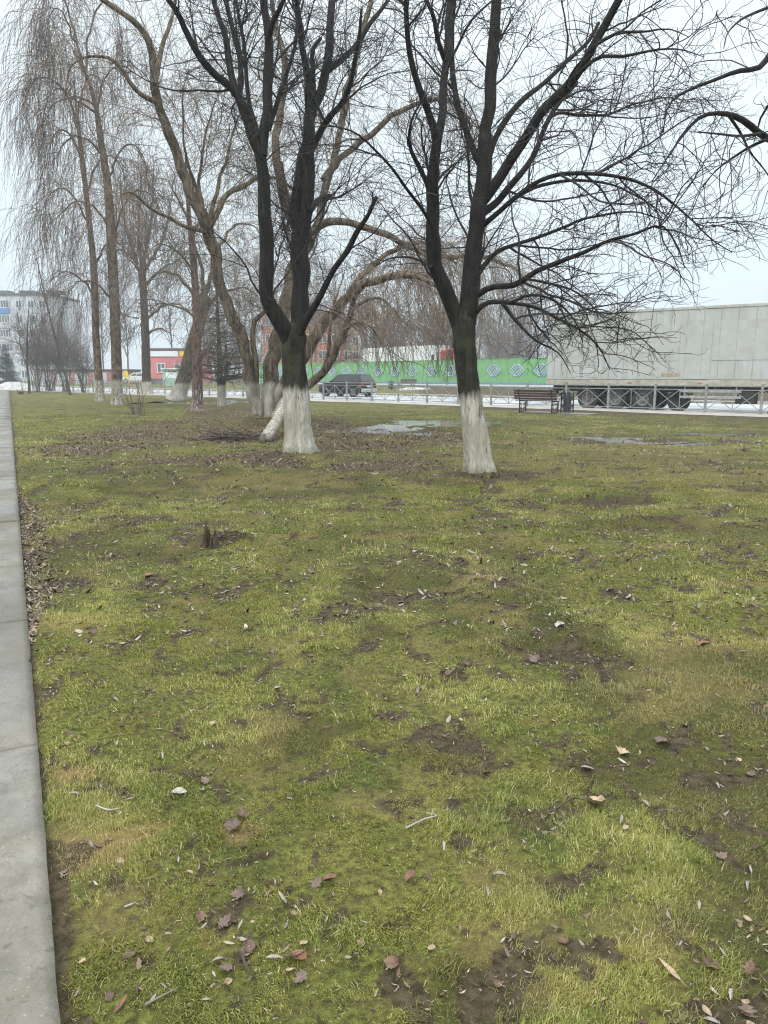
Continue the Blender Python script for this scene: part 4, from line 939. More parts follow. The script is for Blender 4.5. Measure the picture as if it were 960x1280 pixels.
for (lab, grp, meshes, n, r0, r1) in POOL:
    made = 0
    tries = 0
    while made < n:
        r = math.exp(random.uniform(math.log(r0 + .2), math.log(r1))); a = R(random.uniform(-31, 31)); x, y = r * math.sin(a), r * math.cos(a)
        tries += 1
        if spath(x, y) < .06 or (tries < 6000 and float(fbm(np.array([x]), np.array([y]), .55, 300)[0]) < .53 and random.random() > .22): continue
        if lab.startswith('small dark') and random.random() > .25 + float(masks(np.array([x]), np.array([y]))['soil'][0]): continue
        put_leaf(random.choice(meshes), 0, 0, random.uniform(0, 6.28), lab, grp, random.uniform(.001, .012), (random.uniform(-.5, .5), random.uniform(-.5, .5)), (x, y)); made += 1
# far and dense litter, one mass
def litter(n, sampler, size, cols, lift=.006):
    x, y = sampler(n); n = len(x); z = gz(x, y) + lift
    L = size * rng.lognormal(0, .35, n); w = L * rng.uniform(.14, .42, n); b = rng.uniform(0, 2 * np.pi, n); ti = rng.normal(0, .35, n); cu = rng.uniform(.03, .22, n)
    d = np.stack([np.cos(b) * np.cos(ti), np.sin(b) * np.cos(ti), np.sin(ti)], -1); s = np.stack([-np.sin(b), np.cos(b), rng.normal(0, .3, n)], -1)
    c = np.stack([x, y, z], -1); up = np.array([0, 0, 1.])
    e1 = rng.uniform(.55, 1, n)[:, None]; Lh = L[:, None] / 2; ww_ = w[:, None] / 2
    V = np.stack([c - d * Lh + up * (cu * L)[:, None], c - d * Lh * .35 + s * ww_ * e1, c + d * Lh * .4 + s * ww_ * .8, c + d * Lh + up * (cu * L * .8)[:, None], c + d * Lh * .35 - s * ww_ + up * ww_ * .3, c - d * Lh * .45 - s * ww_ * .8 * e1 + up * ww_ * .3], 1).reshape(-1, 3)
    q = np.arange(n * 6).reshape(n, 6)
    tris = np.concatenate([q[:, [0, 1, 5]], q[:, [1, 2, 4]], q[:, [1, 4, 5]], q[:, [2, 3, 4]]])
    col = np.ones((n, 4), np.float32); ci = rng.integers(0, len(cols), n); col[:, :3] = np.array(cols)[ci] * rng.uniform(.6, 1.25, n)[:, None]
    return V, tris, np.repeat(col, 6, axis=0)
def samp_fan(r0, r1, wide=36):
    def f(n):
        r = np.sqrt(rng.uniform(r0 ** 2, r1 ** 2, n)); a = np.radians(rng.uniform(-wide, wide, n)); x, y = r * np.sin(a), r * np.cos(a)
        m = masks(x, y); ok = (spath(x, y) > .03) & (sroad(x, y) < -1.9) & (rng.random(n) < .14 + .75 * m['soil'] + .3 * sstep(.5, .7, fbm(x, y, .5, 300)))
        return x[ok], y[ok]
    return f
def samp_lit(r0, r1):
    def f(n):
        r = np.sqrt(rng.uniform(r0 ** 2, r1 ** 2, n)); a = np.radians(rng.uniform(-34, 24, n)); x, y = r * np.sin(a), r * np.cos(a)
        m = masks(x, y); ok = (spath(x, y) > .03) & (sroad(x, y) < -2) & (rng.random(n) < m['litter'])
        return x[ok], y[ok]
    return f
DARKC = [(.08, .053, .038), (.12, .082, .057), (.175, .125, .09), (.05, .035, .026), (.23, .18, .135)]
MIXC = [(.20, .17, .13), (.16, .115, .075), (.06, .038, .026), (.03, .022, .016), (.13, .08, .055), (.29, .26, .21), (.05, .035, .026), (.24, .20, .15), (.09, .06, .04)]
def samp_edge(n):
    q_ = rng.uniform(4.2, 10.5, n); o_ = np.abs(rng.normal(0, .10, n)) * sstep(4.2, 5.2, q_) * (1 - sstep(8.5, 10.5, q_)) + .01
    return PD[0] * q_ + PN[0] * (PE + o_), PD[1] * q_ + PN[1] * (PE + o_)
LT = [litter(14000, samp_fan(1.2, 4), .016, MIXC), litter(26000, samp_fan(4, 9), .032, MIXC), litter(22000, samp_fan(9, 20), .055, MIXC), litter(110000, samp_lit(6, 34), .05, DARKC), litter(9000, samp_lit(3.5, 9), .04, DARKC), litter(2600, samp_edge, .035, DARKC)]
V = np.concatenate([b[0] for b in LT]); off = np.cumsum([0] + [len(b[0]) for b in LT]); T = np.concatenate([b[1] + o for b, o in zip(LT, off)]); K = np.concatenate([b[2] for b in LT])
ml = mesh_np('leaf_litter', V, None, T); ca_ = ml.color_attributes.new('tone', 'FLOAT_COLOR', 'POINT'); ca_.data.foreach_set('color', K.ravel())
t = NT('leaf_litter'); t.set(col=t.attr('tone', 'Color'), rough=.6, spec=.3); M['litter'] = t.m
tag(link('leaf_litter', ml, M['litter']), 'brown and grey leaf litter strewn over the lawn', 'leaf litter', kind='stuff')
# bent pale twig and a few sticks
def stick(label, pts, r, mat, name='fallen_twig'):
    w = [gp(*p) for p in pts]; b = w[0]; P = [np.array([q[0] - b[0], q[1] - b[1], float(gz(q[0], q[1])) + .018]) for q in w]
    V, q, t3, _, _ = roundtube(P, [r * .7] * (len(P) - 1) + [r * .35], 16, 7, .1, 0, 3)
    o = link(name, smooth(mesh_np(name, V, q, t3)), mat, None, (b[0], b[1], 0)); return tag(o, label, 'twig')
M['stick_pale'] = plain('pale_stick', (.30, .275, .235), .7, .25, 30); M['stick_grey'] = plain('grey_brown_stick', (.15, .125, .10), .7, .25, 30); M['stick_dark'] = plain('dark_stick', (.06, .045, .035), .8, .3, 30)
stick('pale bent twig lying hooked on bright grass in the middle foreground', [(507, 1047), (530, 1036), (546, 1030), (533, 1025)], .004, M['stick_pale'])
stick('dark curved twig touching the large pale curled leaf', [(688, 1026), (702, 1016), (716, 1006), (732, 1008)], .005, M['stick_dark'])
stick('dark thin twig with a pale tip near the bottom left of centre', [(302, 1212), (308, 1228), (316, 1240)], .005, M['stick_dark'])
stick('pale straight twig across the dead straw patch near the path', [(120, 1012), (135, 1018), (150, 1016)], .004, M['stick_pale'])
stick('grey brown stick beside the path at the bottom', [(182, 1270), (205, 1262), (222, 1255)], .004, M['stick_grey'])
# ------------------------------------------------------------------ rotten stump and root pile
sb = gp(266, 683)
def stump():
    n, s = 14, 18; a = np.arange(s) * 2 * np.pi / s; V = []
    for i in range(n):
        h = i / (n - 1); topz = .07 + .15 * np.maximum(0, np.cos(a - 2.9)) ** 3 + .08 * np.maximum(0, np.cos(a - .3)) ** 4 + .05 * vnoise(a * 4, 0 * a, .4, 9)
        r = (.078 - .022 * h + .035 * math.exp(-h * 6)) * (1 + .7 * (vnoise(a * 4, 0 * a + h * .8, .7, 5) - .5)) * (1 - .45 * h * (topz < .16))
        V.append(np.stack([r * np.cos(a) * .9, r * np.sin(a), topz * h], -1))
    V = np.concatenate(V + [np.array([[0, 0, .07]])]); idx = np.arange(n * s).reshape(n, s); nx = np.roll(idx, -1, 1)
    q = np.stack([idx[:-1], nx[:-1], nx[1:], idx[1:]], -1).reshape(-1, 4); tr = np.stack([idx[-1], nx[-1], np.full(s, n * s)], -1)
    return V, q, tr
root = thing('tree_stump', 'small jagged rotten stump with mossy sides on the left lawn', 'stump', (sb[0], sb[1], float(gz(sb[0], sb[1])) - .02), .4)
V, q, tr = stump(); link('wood', mesh_np('wood', V, q, tr), bark('rotten_stump_wood', (.010, .008, .006), (.085, .055, .032), (.04, .048, .012), .6, scale=30, zs=.12), root)
def shards(root_, n, spread, L, r, mat, name, zmax=.1):
    a = rng.uniform(0, 6.28, n); d = np.sqrt(rng.random(n)); x, y = spread[0] * d * np.cos(a), spread[1] * d * np.sin(a); h = zmax * (1 - d ** 2)
    P = np.empty((n, 6, 3)); P[:, 0] = np.stack([x, y, h * rng.random(n)], -1); b = rng.uniform(0, 6.28, n); dd = np.stack([np.cos(b), np.sin(b), rng.normal(0, .18, n)], -1)
    ll = rng.uniform(.4, 1, n) * L
    for j in range(1, 6): dd = norm(dd + .22 * rng.normal(size=(n, 3)) * [1, 1, .5]); P[:, j] = P[:, j - 1] + dd * (ll / 5)[:, None]
    P[:, :, 2] = np.maximum(P[:, :, 2], .003); rr = np.linspace(1, .4, 6)[None] * r * rng.uniform(.5, 1.2, n)[:, None]
    V, q = tubes(P, rr, 5); return link(name, smooth(mesh_np(name, V, q)), mat, root_)
rb = gp(292, 549); rp = thing('root_pile', 'dark heap of broken roots and sticks on the leaf litter before the willow', 'root pile', (rb[0], rb[1], float(gz(rb[0], rb[1]))))
shards(rp, 130, (.75, .4), .8, .016, M['stick_dark'], 'roots', .16)
db = gp(287, 674); dp = thing('debris_heap', 'little heap of dark leaves and wood bits right of the stump', 'debris heap', (db[0], db[1], float(gz(db[0], db[1]))))
shards(dp, 60, (.16, .1), .12, .006, M['stick_dark'], 'bits', .045)
# ------------------------------------------------------------------ railing along the road
M['rail'] = plain('galvanised_railing_paint', (.26, .265, .255), .5, .25, 12, .2, dirt=(.12, .10, .08))
M['steel_dark'] = plain('dark_steel', (.03, .03, .032), .5, .3, 8, .3)
RZ = math.atan2(RU[1], RU[0])
rp0 = road_pt(0, 0)
rail = thing('metal_railing', 'long grey metal railing with crossed bars between lawn pavement and road', 'railing', (rp0[0], rp0[1], .02), RZ)
U0, BAY = 19.35, 2.03
us = [U0 - BAY * k for k in range(-2, 36)]
for u in us:
    m = MB(); m.box((u, 0, .53), (.085, .085, 1.06), None, .012); m.box((u, 0, 1.075), (.10, .10, .02), None, .006); m.build('post', M['rail'], rail)
for u in us[1:]:
    a, b = u + .045, u + BAY - .045; mid = (a + b) / 2
    m = MB()
    m.box((mid, 0, 1.0), (b - a, .045, .05)); m.box((mid, 0, .86), (b - a, .035, .035)); m.box((mid, 0, .10), (b - a, .035, .035))
    m.box((mid, 0, .48), (.025, .022, .72))
    for (x0, x1) in ((a, mid - .014), (mid + .014, b)):
        m.bar((x0, .006, .845), (x1, .006, .115), .012, .026); m.bar((x0, -.008, .115), (x1, -.008, .845), .012, .026)
    m.build('panel', M['rail'], rail)
# ------------------------------------------------------------------ bench, litter bin
M['bench_wood'] = plain('stained_bench_wood', (.075, .042, .045), .45, .3, 9, spec=.5)
M['bin'] = plain('painted_bin_metal', (.075, .08, .09), .5, .2, 12, .3)
M['pad'] = plain('pad_concrete', (.15, .14, .13), .6, .25, 5)
def scroll(m, x, yc, zc, r, dirn=1, n=14):
    pr = None
    for i in range(n):
        t = i / (n - 1) * 3.2 * math.pi; rr = r * (1 - .75 * i / (n - 1)); p = (x, yc + dirn * rr * math.cos(t), zc + rr * math.sin(t))
        if pr: m.bar(pr, p, .012)
        pr = p
bp = gp(669, 516.5)
bench = thing('park_bench', 'dark slatted park bench seen from behind, beside the litter bin on the near pavement', 'bench', (bp[0], bp[1], .02), RZ)
LB = 1.9
for i in range(4): m = MB(); z = .50 + i * .098; m.box((0, -.03 - i * .022, z + .03), (LB, .028, .082), Matrix.Rotation(.22, 3, 'X'), .006); m.build('back_slat', M['bench_wood'], bench)
for i in range(5): m = MB(); m.box((0, .05 + i * .092, .455), (LB, .08, .03), None, .006); m.build('seat_slat', M['bench_wood'], bench)
for x in (-.72, .72):
    m = MB()
    m.box((x, .0, .215), (.045, .035, .43), None, .004); m.box((x, .43, .215), (.045, .035, .43), None, .004); m.box((x, .215, .425), (.045, .40, .03)); m.box((x, .215, .03), (.04, .40, .03))
    m.bar((x, .0, .44), (x, -.115, .88), .045, .03)
    for (yc, zc, d) in ((.12, .30, 1), (.31, .30, -1), (.12, .14, -1), (.31, .14, 1)): scroll(m, x, yc, zc, .075, d)
    m.build('leg_frame', M['steel_dark'], bench)
tp_ = gp(708.5, 517)
tbin = thing('litter_bin', 'dark square litter bin with ornamented panels, right of the near park bench', 'litter bin', (tp_[0], tp_[1], .02), RZ + .1)
w = .17
for (sx, sy) in ((-1, -1), (-1, 1), (1, -1), (1, 1)): m = MB(); m.box((sx * w, sy * w, .37), (.035, .035, .74), None, .004); m.build('post', M['steel_dark'], tbin)
m = MB(); m.lathe([(.13, .06), (.145, .08), (.15, .66), (.155, .67)], (0, 0, 0)); m.build('bucket', M['bin'], tbin)
m = MB()
for s in (-1, 1): m.box((s * w, 0, .75), (.06, .40, .025)); m.box((0, s * w, .75), (.279, .06, .025))
m.build('rim', M['steel_dark'], tbin)
for (nx_, ny_) in ((0, -1), (0, 1), (1, 0), (-1, 0)):
    m = MB(); ax = (1, 0) if nx_ == 0 else (0, 1)
    def pt(u, z): return (nx_ * w + ax[0] * u, ny_ * w + ax[1] * u, z)
    for z in (.08, .38, .70): m.bar(pt(-.15, z), pt(.15, z), .016)
    for (u0, z0) in ((-.07, .23), (.07, .23), (-.07, .54), (.07, .54)):
        pr = None
        for i in range(13):
            t_ = i / 12 * 3 * math.pi; rr = .068 * (1 - .7 * i / 12); p = pt(u0 + rr * math.cos(t_), z0 + rr * 1.8 * math.sin(t_))
            if pr: m.bar(pr, p, .012)
            pr = p
    m.build('panel', M['bin'], tbin)
m = MB(); pc = (bp + tp_) / 2; pc = pc + np.array([RN[0], RN[1], 0]) * .15
m.box((pc[0], pc[1], .0), (3.3, .8, .07), Matrix.Rotation(RZ, 3, 'Z'), .01); tag(m.build('paving', M['pad']), 'concrete pad under bench and bin', 'paving', kind='structure')
def place_copy(src, p, rz, label):
    c = copy_tree(src); c.location = (p[0], p[1], float(gz(p[0], p[1]))); c.rotation_euler = (0, 0, rz); c['label'] = label; return c
fb = at(510, 480, 66); place_copy(bench, fb, RZ + math.pi, 'faint park bench facing the road, far side before the green hoarding')
fb = at(489, 480, 66.5); place_copy(tbin, fb, RZ, 'small litter bin on the far side, left of the bench before the hoarding')
# ------------------------------------------------------------------ semi-trailer
t = NT('weathered_trailer_sheet'); v = t.coord('Object')
sep = t.node('ShaderNodeSeparateXYZ'); t.l.new(v, sep.inputs[0])
pn = t.math('FLOOR', t.math('MULTIPLY', sep.outputs[0], 1.55)); wn = t.node('ShaderNodeTexWhiteNoise', noise_dimensions='1D'); t.l.new(pn, wn.inputs['W'])
c = t.mix(wn.outputs['Value'], (.36, .38, .37), (.43, .45, .44))
c = t.mix(t.ramp(t.noise(v, .8, 5, .6), [(.4, 0.), (.7, .7)]), c, (.34, .33, .27))
c = t.mix(t.ramp(t.noise(t.coord('Object', (1, 1, .12)), 5, 6, .7), [(.52, 0.), (.75, .55)]), c, (.20, .185, .15))
low = t.ramp(t.math('ADD', sep.outputs[2], t.math('MULTIPLY', t.noise(v, 3, 4, .6), .6)), [(.0, .7), (1., 0.)])
lowm = t.math('MULTIPLY', t.ramp(t.math('SUBTRACT', t.math('ADD', sep.outputs[2], t.math('MULTIPLY', t.noise(v, 3, 4, .6), .6)), 1.0), [(.1, .6), (.9, 0.)]), 1.0)
c = t.mix(lowm, c, (.26, .245, .20))
t.set(col=c, rough=.5, spec=.4); t.bump(t.noise(v, 1.1, 3), .01); M['sheet'] = t.m
M['patch'] = plain('repair_sheet', (.38, .395, .37), .5, .08, 2, dirt=(.3, .29, .25))
M['beige'] = plain('dirty_beige_rail', (.36, .34, .28), .55, .2, 4, dirt=(.16, .13, .10))
M['tyre'] = plain('tyre_rubber', (.018, .018, .018), .8, .3, 20)
M['rim'] = plain('dusty_wheel_rim', (.15, .147, .14), .6, .3, 14, .3, dirt=(.04, .035, .03))
M['chassis'] = plain('dirty_black_chassis', (.022, .02, .019), .7, .35, 6)
M['rust'] = plain('rusty_orange_fitting', (.35, .13, .04), .7, .35, 16)
M['alu'] = plain('dull_aluminium', (.42, .43, .43), .45, .15, 8, .6)
M['lamp_red'] = plain('red_lamp_lens', (.45, .02, .02), .2, .1, 10, spec=.6)
TU = np.array([.802, -.597]); TZ = math.atan2(TU[1], TU[0])
trl = thing('semi_trailer', 'weathered pale grey semi trailer parked on the road behind the railing', 'trailer', (7.57, 35.2, -.08), TZ)
TL, TW, ZB, ZT = 13.6, 2.5, 1.06, 4.27
m = MB(); m.box((TL / 2, TW / 2, (ZB + .25 + ZT) / 2), (TL, TW, ZT - ZB - .25), None, .03); body = m.build('box_body', M['sheet'], trl)
m = MB(); x = .35
while x < TL - .2:
    m.box((x, -.010, (ZB + .25 + ZT) / 2), (.018, .020, ZT - ZB - .4)); x += .645
m.build('seam', plain('grimy_seam', (.295, .305, .295), .6, .15, 4), body)
m = MB(); m.box((TL / 2, -.012, ZB + .13), (TL, .05, .24), None, .01); m.build('side_rail', M['beige'], trl)
m = MB(); m.box((TL / 2, -.012, ZT - .05), (TL + .02, .03, .12), None, .01); m.build('top_rail', M['sheet'], trl)
for (x0, x1, z0, z1) in ((3.95, 5.9, ZB + 1.05, ZT - .75), (6.1, 7.15, ZB + .3, ZT - .55), (7.2, 9.3, ZB + 1.05, ZT - .6), (1.2, 2.4, ZB + .9, ZT - 1.5)):
    m = MB(); m.box(((x0 + x1) / 2, -.013, (z0 + z1) / 2), (x1 - x0, .008, z1 - z0)); m.build('repair_sheet', M['patch'], body)
m = MB(); m.box((5.6, -.013, ZB + .48), (.75, .006, .12)); o = m.build('rust_streak', plain('rust_stain', (.33, .27, .17), .7, .3, 9), body)
for x in (1.0, 3.9, 6.8, 9.7, 12.6): m = MB(); m.box((x, -.045, ZB + .13), (.16, .02, .05), None, .006); m.build('side_reflector', M['rust'], trl)
m = MB(); m.box((-.02, -.01, ZT - .12), (.10, .08, .34), None, .02); m.build('corner_fitting', M['rust'], trl)
m = MB()
for y in (.75, 1.75): m.box((TL / 2, y, ZB - .13), (TL - .1, .14, .26))
for x in np.arange(.4, TL, 1.0): m.box((x, TW / 2, ZB - .07), (.10, TW - .1, .12))
m.box((.12, TW / 2, ZB - .42), (.12, TW - .15, .14)); m.box((.2, .8, ZB - .25), (.10, .10, .3)); m.box((.2, 1.7, ZB - .25), (.10, .10, .3))
m.build('chassis', M['chassis'], trl)
def wheel(root, x, y0, y1, r, name='wheel', mats=(None, None), sgn=-1):
    wv = thing(name, None, None, (x, (y0 + y1) / 2, r)); wv.parent = root
    h = (y1 - y0) / 2
    m = MB(); m.lathe([(r * .58, -h), (r * .9, -h), (r * .97, -h * .85), (r, -h * .5), (r, h * .5), (r * .97, h * .85), (r * .9, h), (r * .58, h), (r * .57, h * .9), (r * .57, -h * .9), (r * .58, -h)], (0, 0, 0), 'Y', 32, False); m.build('tyre', mats[0] or M['tyre'], wv, sm=False)
    m = MB(); m.lathe([(r * .10, -h * .55), (r * .18, -h * .75), (r * .22, -h * .45), (r * .42, -h * .5), (r * .5, -h * .95), (r * .575, -h * 1.01), (r * .578, h * .9)], (0, 0, 0), 'Y', 28)
    for k in range(8):
        a = k * math.pi / 4; m.cyl((r * .32 * math.cos(a), -h * .62, r * .32 * math.sin(a)), (r * .32 * math.cos(a), -h * .45, r * .32 * math.sin(a)), r * .035, n=8)
    m.build('rim', mats[1] or M['rim'], wv); return wv
for x in (2.0, 3.27, 4.47):
    wheel(trl, x, .06, .42, .485); wheel(trl, x, 2.08, 2.44, .485)
    m = MB(); m.cyl((x, .3, .485), (x, 2.2, .485), .07); m.build('axle', M['chassis'], trl)
    m = MB()
    pts_ = [(x + .56 * math.cos(a), .485 + .56 * math.sin(a)) for a in np.linspace(.25, math.pi - .25, 11)]
    for (a, b) in zip(pts_[:-1], pts_[1:]):
        m.bar((a[0], .24, a[1]), (b[0], .24, b[1]), .38, .012)
    m.build('mudguard', M['chassis'], trl)
m = MB(); m.lathe([(.25, -.14), (.44, -.14), (.47, -.05), (.47, .05), (.44, .14), (.25, .14)], (0, 0, 0), 'Z', 28); sw = m.build('spare_wheel', M['tyre'], trl, (5.85, .62, .42)); sw.rotation_euler = (R(62), 0, 0)
m = MB(); m.box((5.85, .7, .72), (.9, .6, .06)); m.box((5.6, .4, .55), (.05, .05, .9)); m.box((6.1, .4, .55), (.05, .05, .9)); m.build('spare_carrier', M['chassis'], trl)
m = MB(); m.box((7.2, .06, .62), (2.4, .03, .10), None, .005); m.box((7.2, .06, .86), (2.4, .03, .09), None, .005)
for x in (6.2, 8.2): m.box((x, .09, .8), (.05, .03, .5))
m.build('side_guard', M['alu'], trl)
m = MB(); m.box((8.55, .35, .62), (.75, .5, .50), None, .03); m.build('tool_box', M['chassis'], trl)
for y in (.55, 1.95):
    m = MB(); m.box((9.55, y, .62), (.14, .14, .85), None, .01); m.prism([(-.22, 0), (.22, 0), (.12, .22), (-.12, .22)], -.14, .14); m.v[-8:] = [(a + 9.55, b + y, c_) for a, b, c_ in m.v[-8:]]; m.bar((9.55, y, .7), (10.2, y, 1.0), .05); m.build('landing_leg', M['chassis'], trl)
for y in (.35, 2.15): m = MB(); m.box((-.0, y, ZB - .42), (.06, .42, .13), None, .01); m.build('tail_light', M['lamp_red'], trl)
# tractor unit ahead of it: only its tail shows past the frame edge
trc = thing('truck_tractor', 'red tractor unit under the front of the trailer, tail just inside the right edge', 'truck', (7.57 + TU[0] * 10.35, 35.2 + TU[1] * 10.35, -.08), TZ)
M['cab_red'] = plain('red_cab_paint', (.40, .03, .025), .3, .1, 5, spec=.5); M['cab_white'] = plain('white_panel', (.66, .68, .68), .45, .08, 3, dirt=(.5, .49, .45))
M['glass'] = plain('dark_vehicle_glass', (.012, .015, .018), .05, .1, 3, spec=1.0)
m = MB()
for y in (.85, 1.65): m.box((1.6, y, .72), (4.6, .1, .24))
m.build('chassis', M['chassis'], trc)
for (x, y0) in ((.35, .04), (.35, 2.06), (3.6, .04), (3.6, 2.06)): wheel(trc, x, y0, y0 + .40, .50)
m = MB(); m.box((3.7, 1.25, 2.25), (2.0, 2.45, 2.6), None, .14); cb = m.build('cab', M['cab_red'], trc)
m = MB(); m.box((4.705, 1.25, 2.55), (.02, 2.1, .95), None, .008); m.box((3.95, .02, 2.5), (.9, .02, .75), None, .008); m.box((3.95, 2.48, 2.5), (.9, .02, .75), None, .008); m.build('window', M['glass'], cb)
m = MB(); m.box((-.62, .38, .78), (.06, .45, .14), None, .02); m.box((-.62, 2.12, .78), (.06, .45, .14), None, .02); m.build('tail_light', M['lamp_red'], trc)
m = MB(); m.box((-.15, .26, 1.0), (.5, .45, .03)); m.box((-.40, .26, .85), (.03, .45, .29)); m.build('mudguard', M['cab_white'], trc)
# ------------------------------------------------------------------ green hoarding
M['green'] = plain('green_hoarding_sheet', (.175, .385, .165), .5, .10, 1.5, dirt=(.09, .24, .085))
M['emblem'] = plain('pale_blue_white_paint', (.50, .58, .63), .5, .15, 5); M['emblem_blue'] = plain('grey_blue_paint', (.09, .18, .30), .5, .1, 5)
M['stripe_blue'] = plain('blue_stripe_paint', (.10, .26, .48), .5, .1, 3); M['stripe_white'] = plain('white_stripe_paint', (.56, .62, .68), .5, .1, 3)
HU = np.array([.6635, -.748]); HZ = math.atan2(HU[1], HU[0])
hd = thing('green_hoarding', 'long green sheet hoarding with pale woven diamond emblems across the road', 'hoarding', (0, 77, .46), HZ)
def emblem_bars(m, y, dx=0, dz=0, w_=.085, sc=.82):
    sg = [((-.22, .62), (-.92, 0)), ((-.92, 0), (-.22, -.62)), ((.22, .62), (.92, 0)), ((.92, 0), (.22, -.62)),
          ((.10, .62), (-.58, 0)), ((-.58, 0), (-.28, -.30)), ((-.10, -.62), (.58, 0)), ((.58, 0), (.28, .30)),
          ((-.26, -.02), (.12, .34)), ((.26, .02), (-.12, -.34)), ((.10, .62), (.34, .40)), ((-.10, -.62), (-.34, -.40))]
    for (a, b) in sg: m.bar((a[0] * sc + dx, y, a[1] * sc + dz), (b[0] * sc + dx, y, b[1] * sc + dz), .012, w_)
PW = 1.7 / .6635
for k in range(-15, 6):
    xl = (9.6 + 1.7 * k) / .6635
    m = MB(); m.box((0, 0, 1.20), (PW - .012, .03, 2.40))
    for q in np.linspace(-PW / 2 + .16, PW / 2 - .16, 8): m.box((q, -.0165, 1.42), (.05, .01, 1.9))
    m.box((0, -.012, 2.40), (PW - .012, .07, .04))
    pnl = m.build('panel', M['green'], hd, (xl, 0, 0))
    m = MB(); m.box((0, -.020, .32), (PW - .02, .012, .09)); m.build('stripe', M['stripe_blue'], pnl)
    m = MB(); m.box((0, -.020, .16), (PW - .02, .012, .20)); m.build('stripe', M['stripe_white'], pnl)
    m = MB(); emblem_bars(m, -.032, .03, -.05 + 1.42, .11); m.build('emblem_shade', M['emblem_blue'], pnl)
    m = MB(); emblem_bars(m, -.046, 0, 1.42, .06); m.build('emblem', M['emblem'], pnl)
    m = MB(); m.box((PW / 2, .08, 1.15), (.08, .10, 2.3)); m.build('post', M['chassis'], hd, (xl, 0, 0))
# ------------------------------------------------------------------ cars
def car(name, label, cat, loc, rz, paint, L=4.45, H=1.66, W=1.80, suv=True):
    root = thing(name, label, cat, loc, rz); hl = L / 2; k = H / 1.66
    lower = [(-hl + .06, .34), (-hl, .58), (-hl + .02, 1.0 * k), (-hl + .10, 1.08 * k), (.95, 1.06 * k), (1.2, 1.03 * k), (hl - .32, .93 * k), (hl - .06, .78 * k), (hl, .45), (hl - .12, .27), (-hl + .2, .27)]
    ins = [(x * .985, z if z < 1 else z) for x, z in lower]
    m = MB(); m.prism(lower, -W / 2 + .10, W / 2 - .10); m.prism(ins, -W / 2, -W / 2 + .0999, lower); m.prism(lower, W / 2 - .0999, W / 2, ins)
    bx = (-hl + .10, 1.05); rx = (-hl + .42, .30) if suv else (-hl + .8, .3)
    zb, zt = 1.062 * k, H; wb, wt = W / 2 - .05, W / 2 - .24
    B = [(bx[0], -wb, zb), (bx[1], -wb, zb), (bx[1], wb, zb), (bx[0], wb, zb)]; T_ = [(rx[0], -wt, zt - .03), (rx[1], -wt, zt - .03), (rx[1], wt, zt - .03), (rx[0], wt, zt - .03)]
    Rf = [(rx[0] + .12, -wt + .1, zt), (rx[1] - .15, -wt + .1, zt), (rx[1] - .15, wt - .1, zt), (rx[0] + .12, wt - .1, zt)]
    v = B + T_ + Rf; f = [(i, (i + 1) % 4, 4 + (i + 1) % 4, 4 + i) for i in range(4)] + [(4 + i, 4 + (i + 1) % 4, 8 + (i + 1) % 4, 8 + i) for i in range(4)] + [(8, 9, 10, 11)]
    m.add(v, f); m.build('body', paint, root)
    def face(i0, i1, u0, u1, h0, h1, name_, off=.012):
        b0, b1, t1, t0 = (np.array(q) for q in (B[i0], B[i1], T_[i1], T_[i0]))
        def q(u, h): return (b0 * (1 - u) + b1 * u) * (1 - h) + (t0 * (1 - u) + t1 * u) * h
        n_ = np.cross(b1 - b0, t0 - b0); n_ = n_ / np.linalg.norm(n_); p = [q(u0, h0), q(u1, h0), q(u1, h1), q(u0, h1)]
        mm = MB(); mm.add([tuple(a) for a in p] + [tuple(a + n_ * off) for a in p], [(4, 5, 6, 7), (3, 2, 1, 0), (0, 1, 5, 4), (1, 2, 6, 5), (2, 3, 7, 6), (3, 0, 4, 7)]); return mm.build(name_, M['glass'], root)
    for (i0, i1, fl) in ((0, 1, False), (2, 3, True)):
        for (u0, u1) in ((.06, .30), (.33, .62), (.65, .93)):
            face(i0, i1, *( (1 - u1, 1 - u0) if fl else (u0, u1)), .10, .88, 'window')
    face(1, 2, .06, .94, .06, .92, 'windscreen'); face(3, 0, .08, .92, .14, .86, 'rear_window')
    for x in (-1.30, 1.35):
        for (y0, s_) in ((-W / 2 - .005, 1), (W / 2 - .215, -1)):
            wv = wheel(root, x, y0, y0 + .22, .35, mats=(M['tyre'], M['alu']))
            if s_ < 0: wv.rotation_euler = (0, 0, math.pi)
            mm = MB(); mm.cyl((x, y0 + (.012 if s_ > 0 else .208), .37), (x, y0 + .11, .37), .42, n=24); mm.build('wheel_arch', M['chassis'], root)
    mm = MB(); mm.box((-hl - .01, 0, .46), (.14, W - .08, .26), None, .04); mm.build('rear_bumper', M['alu'], root)
    mm = MB(); mm.box((hl - .02, 0, .45), (.14, W - .1, .24), None, .04); mm.build('front_bumper', paint, root)
    for y in (-W / 2 + .13, W / 2 - .13):
        mm = MB(); mm.box((-hl + .0, y, .93 * k), (.05, .17, .30 * k), None, .015); mm.build('tail_light', M['lamp_red'], root)
        mm = MB(); mm.box((hl - .20, y * .95, .80 * k), (.3, .26, .13), None, .03); mm.build('headlight', M['alu'], root)
        mm = MB(); mm.box((.78, y * 1.22, 1.12 * k), (.12, .20, .14), None, .03); mm.build('mirror', paint, root)
    mm = MB(); mm.box((-hl - .006, 0, .80 * k), (.02, .5, .12)); mm.build('number_plate', M['cab_white'], root)
    return root
M['car_black'] = plain('black_car_paint', (.007, .007, .009), .14, .1, 3, .2, .6); M['car_white'] = plain('white_car_paint', (.6, .61, .62), .3, .05, 3)
sv = at(434, 490, 55.5)
